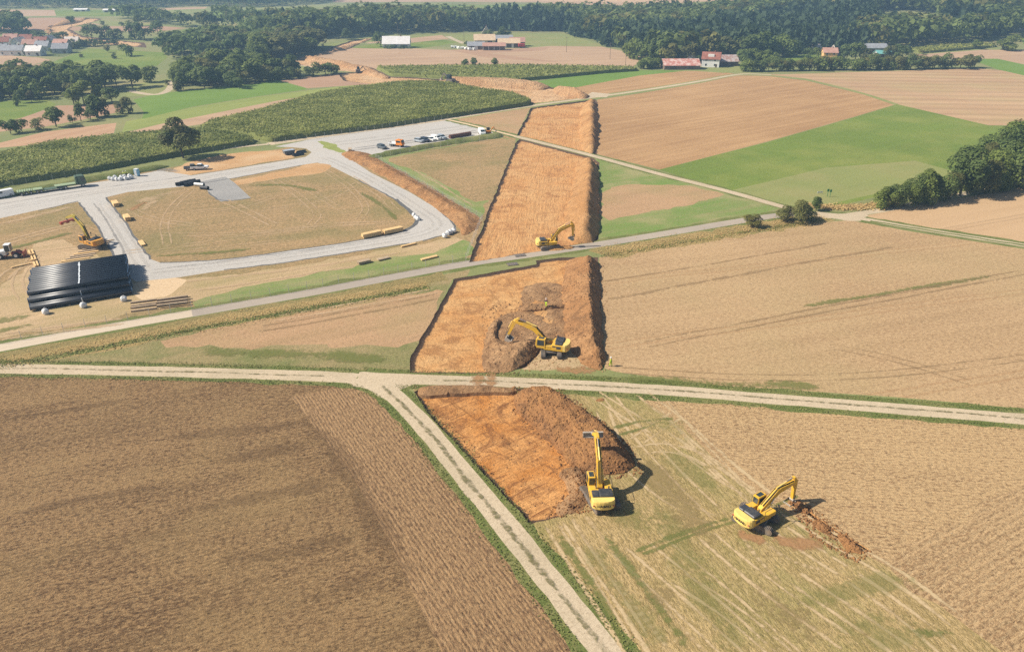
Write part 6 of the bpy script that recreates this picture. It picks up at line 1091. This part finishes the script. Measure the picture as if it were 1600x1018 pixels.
for i, (u, v, rz, ml) in enumerate([(284, 289, .2, 3.4), (291, 287, .25, 3.4), (297, 286, .2, 3.6), (304, 287, .15, 3.6), (296, 290, .2, 3.2), (312, 291, -.9, 3.2), (320, 296, -.9, 2.6)]):
    x, y = px(u, v); c_ = GAL if i == 5 else DKM; o = MB(); k = 16
    o.tube((-ml / 2, 0, .55), (ml / 2, 0, .55), .55, n=18, cap=False); o.tube((-ml / 2, 0, .55), (ml / 2, 0, .55), .48, n=18, cap=False); o = o.build('culvert_pipe', c_, loc=(x, y, 0)); o.rotation_euler = (0, 0, rz + rr); tag(o, ['leftmost black culvert pipe beside the chippings pad', 'second black culvert pipe from the left beside the chippings pad', 'third black culvert pipe from the left beside the chippings pad', 'fourth black culvert pipe beside the chippings pad', 'short black culvert pipe in front of the row', 'silver bent culvert pipe beside the chippings pad', 'black culvert piece at the right end by the chippings pad'][i], 'pipe')
x, y = px(719, 214); o = MB().tube((-5, 0, .75), (5, 0, .75), .72, n=20).build('steel_pipe', RUST, loc=(x, y, 0)); o.rotation_euler = (0, 0, yaw + .02); tag(o, 'large rusty steel pipe lying on the parking area beside the cars', 'pipe')
for s in (-3, 3): x, y = px(719, 214); b = MB().box(s - .12, s + .12, -.7, .7, 0, .12).build('support_beam', TIMB, loc=(x, y, 0)); b.rotation_euler = (0, 0, yaw + .02); tag(b, 'timber bearer under the rusty steel pipe', 'beam', 'bearers under the rusty pipe')
t = simple('site_container', 452, 241, rr, 'grey dumpster with dark ends on the grass beside the compound road', 'container'); m = MB(); m.prism([(-1.8, .35), (1.5, .35), (2.0, 1.5), (-2.0, 1.5)], -1.1, 1.1, .04); m.build('tub', DGR, t); MB().box(-1.9, 1.9, -1.05, 1.05, 1.5, 1.56).build('lid', SLV, t)
for s in (-1.1, 1.1): MB().box(s - .12, s + .12, -1, 1, 0, .36).build('skid', DKM, t)
for u, v, L_, lb in [(466, 243, 4, 'dark pipe bundle lying right of the dumpster'), (471, 239, 3.5, 'dark pipe bundle behind the dumpster')]:
    x, y = px(u, v); o = MB(); [o.tube((-L_ / 2, k * .5 - .5, .3 + .45 * (k == 1)), (L_ / 2, k * .5 - .5, .3 + .45 * (k == 1)), .25, n=10) for k in range(3)]; o = o.build('pipe_bundle', PIPE, loc=(x, y, 0)); o.rotation_euler = (0, 0, rr + .15); tag(o, lb, 'pipes')
stack(547, 236, r2 - .4, 3.2, 3, 2, .4, TIMO, 'weathered beam stacked at the corner of the parking area', 'timber at the parking corner')
for u, v, lb in [(812, 399, 'dark steel plate lying on the verge by the asphalt road'), (800, 413, 'grey steel mat lying on the bank below the asphalt road')]:
    x, y = px(u, v); o = MB(); [o.box(-1.1 + i * .5, -.7 + i * .5, -.8, .8, 0, .12) for i in range(5)]; o.bar((-1.2, .5, .06), (1.3, .5, .06), .1, .16); o.bar((-1.2, -.5, .06), (1.3, -.5, .06), .1, .16); o = o.build('ground_mat', STEEL, loc=(x, y, .03)); o.rotation_euler = (0, 0, .3); tag(o, lb, 'mat')
# ---------------------------------------------------------------- fences
WIRE = plain('fence_wire', (.42, .42, .40), .6)
def fence(pts, sp_, h, label, wires=5, rw=.012):
    c = resample(PX(pts), sp_); r = empty('wire_fence', (c[0][0], c[0][1], 0), 0, label, 'fence'); o3 = Vector((c[0][0], c[0][1], 0))
    pm_ = MB().tube((0, 0, -.1), (0, 0, h), .045, n=6)
    p0 = None
    for x, y in c[:98]:
        if p0 is None: p0 = pm_.build('post', GAL, r, loc=(x - o3.x, y - o3.y, 0))
        else: q = p0.copy(); COL.objects.link(q); q.parent = r; q.location = (x - o3.x, y - o3.y, 0)
    m = MB()
    for i in range(len(c) - 1):
        for k in range(wires): z = h * (k + .6) / wires; m.tube((c[i][0] - o3.x, c[i][1] - o3.y, z), (c[i + 1][0] - o3.x, c[i + 1][1] - o3.y, z), rw, n=3, cap=False)
    m.build('wires', WIRE, r)
fence([(430, 225), (480, 219), (560, 207), (690, 188), (700, 187)], 3.5, 2.0, 'wire fence between the parking area and the large maize field')
fence([(0, 296), (140, 270), (280, 243), (420, 230)], 3.6, 1.8, 'wire fence along the long maize field behind the compound')
fence([(587, 248), (640, 279), (700, 313), (754, 344)], 3.2, 1.8, 'pale wire fence running down beside the orange soil bank', 6, .02); fence([(596, 246), (640, 239), (700, 228), (785, 215)], 3.2, 1.8, 'wire fence at the foot of the grassy bank below the parking area')
fence([(0, 537), (100, 518), (200, 500), (300, 483), (480, 452), (600, 429), (728, 407), (752, 345)], 3.2, 1.8, 'wire fence along the asphalt road below the compound')
# ---------------------------------------------------------------- people
SKIN = plain('skin', (.5, .3, .2), .6, var=.05); HIV = plain('hi_vis_yellow', (.55, .75, .04), .7, var=.1); NAVY = plain('dark_workwear', (.03, .035, .06), .9); HELM = plain('helmet_white', (.8, .8, .8), .3, var=.03); BOOT = plain('boots', (.05, .04, .03), .8); HAIR = plain('hair_brown', (.05, .03, .02), .8)
def skin(name, V, E, Rd, mat, parent, root=0):
    me = bpy.data.meshes.new(name); me.from_pydata(V, E, []); o = bpy.data.objects.new(name, me); COL.objects.link(o)
    md = o.modifiers.new('skin', 'SKIN'); md.use_smooth_shade = True; sd = o.modifiers.new('sub', 'SUBSURF'); sd.levels = sd.render_levels = 1
    if not me.skin_vertices: me.attributes  # the modifier made the layer
    for i, r in enumerate(Rd): me.skin_vertices[0].data[i].radius = (r, r); me.skin_vertices[0].data[i].use_root = i == root
    bpy.context.view_layer.update(); nm = bpy.data.meshes.new_from_object(o.evaluated_get(bpy.context.evaluated_depsgraph_get())); bpy.data.objects.remove(o); nm.materials.clear(); nm.materials.append(mat); nm.polygons.foreach_set('use_smooth', np.ones(len(nm.polygons), bool)); q = bpy.data.objects.new(name, nm); COL.objects.link(q); q.parent = parent; return q
def person(u, v, rz, label, top, legs, arm=20, stride=.16, helmet=HELM):
    x, y = px(u, v); r = empty('person', (x, y, float(ZS(np.array([[x, y]]))[0])), rz, label, 'person'); A = math.radians(arm)
    V = [(0, 0, .95), (0, 0, 1.15), (0, 0, 1.38), (0, 0, 1.5), (0, .0, 1.6), (.01, 0, 1.72)]; E = [(0, 1), (1, 2), (2, 3), (3, 4), (4, 5)]; Rd = [.15, .14, .17, .065, .095, .075]
    J = {}
    for s in (-1, 1):
        b = len(V); f = s * stride; V += [(0, s * .10, .88), (f * .5, s * .11, .5), (f, s * .11, .09), (f + .16, s * .12, .05)]; E += [(0, b), (b, b + 1), (b + 1, b + 2), (b + 2, b + 3)]; Rd += [.095, .065, .045, .04]; J[('leg', s)] = V[b:b + 4]
        b = len(V); e = (.05 - f * .3, s * (.2 + .3 * math.sin(A)), 1.14); w_ = (.14 - f * .5, s * (.2 + .42 * math.sin(A)), .90); h = (.17 - f * .5, s * (.2 + .45 * math.sin(A)), .83); V += [(0, s * .19, 1.41), e, w_, h]; E += [(2, b), (b, b + 1), (b + 1, b + 2), (b + 2, b + 3)]; Rd += [.062, .045, .032, .036]; J[('arm', s)] = V[b:b + 4]
        for k in range(4): n_ = len(V); fl = (.075, .09, .085, .065)[k]; V += [(h[0] + .025 - .018 * k, h[1], h[2] - .045), (h[0] + .035 - .018 * k, h[1] - s * .012, h[2] - .045 - fl * .5), (h[0] + .045 - .018 * k, h[1] - s * .03, h[2] - .045 - fl)]; E += [(b + 3, n_), (n_, n_ + 1), (n_ + 1, n_ + 2)]; Rd += [.011, .009, .008]
        n_ = len(V); V += [(h[0] + .04, h[1] - s * .01, h[2] - .01), (h[0] + .065, h[1] - s * .02, h[2] - .045)]; E += [(b + 3, n_), (n_, n_ + 1)]; Rd += [.012, .009]
    n_ = len(V); V += [(.1, 0, 1.62)]; E += [(4, n_)]; Rd += [.022]
    skin('body', V, E, Rd, SKIN, r)
    f = MB(); [f.ball((.088, s * .035, 1.645), .014, .016, .012, 6, 4) for s in (-1, 1)]; f.ball((.09, 0, 1.565), .01, .028, .008, 6, 4); [f.ball((0, s * .095, 1.62), .02, .012, .035, 6, 4) for s in (-1, 1)]; f.build('face', HAIR, r)
    jv = [(0, 0, .93), (0, 0, 1.15), (0, 0, 1.4)]; je = [(0, 1), (1, 2)]; jr = [.175, .165, .19]
    for s in (-1, 1): a = J[('arm', s)]; b = len(jv); jv += [a[0], a[1], a[2]]; je += [(2, b), (b, b + 1), (b + 1, b + 2)]; jr += [.085, .068, .055]
    skin('jacket', jv, je, jr, top, r)
    tv = [(0, 0, .95)]; te = []; tr_ = [.165]
    for s in (-1, 1): a = J[('leg', s)]; b = len(tv); tv += [a[0], a[1], a[2]]; te += [(0, b), (b, b + 1), (b + 1, b + 2)]; tr_ += [.12, .09, .075]
    skin('trousers', tv, te, tr_, legs, r)
    for s in (-1, 1): a = J[('leg', s)]; MB().ball((a[2][0] + .06, a[2][1], .05), .15, .06, .07, 8, 6).build('boot', BOOT, r, True)
    h = MB(); h.ball((0, 0, 1.7), .13, .115, .12, 12, 8); h.box(.05, .19, -.08, .08, 1.685, 1.7); h.build('helmet', helmet, r, True)
person(853, 481, 1.2, 'worker with a white helmet, dark jacket and bright yellow trousers standing in the excavation', NAVY, HIV)
person(954, 572, 2.6, 'worker in full bright yellow workwear walking on the stubble beside the berm', HIV, HIV, 14, .22)
person(194, 276, 1.0, 'left worker in a bright yellow jacket by the white bags', HIV, NAVY, 10, .1); person(198, 275, 2.2, 'right worker in a bright yellow jacket by the white bags', HIV, NAVY, 24, .12)
# ---------------------------------------------------------------- haze: one box of even air round everything
def haze(d=.00033):
    b = MB(); b.box(-6900, 6900, -590, 8900, -2, 95); N = NT('haze_air'); N.t.nodes.remove(N.b)
    pv = N.n('VolumePrincipled'); pv.inputs['Color'].default_value = (.44, .71, 1, 1); pv.inputs['Density'].default_value = d; pv.inputs['Anisotropy'].default_value = .1
    N.l(pv.outputs[0], N.out.inputs['Volume']); o = b.build('haze', N.m); o['kind'] = 'stuff'; o['label'] = 'pale summer haze over the fields'; o['category'] = 'haze'
haze()
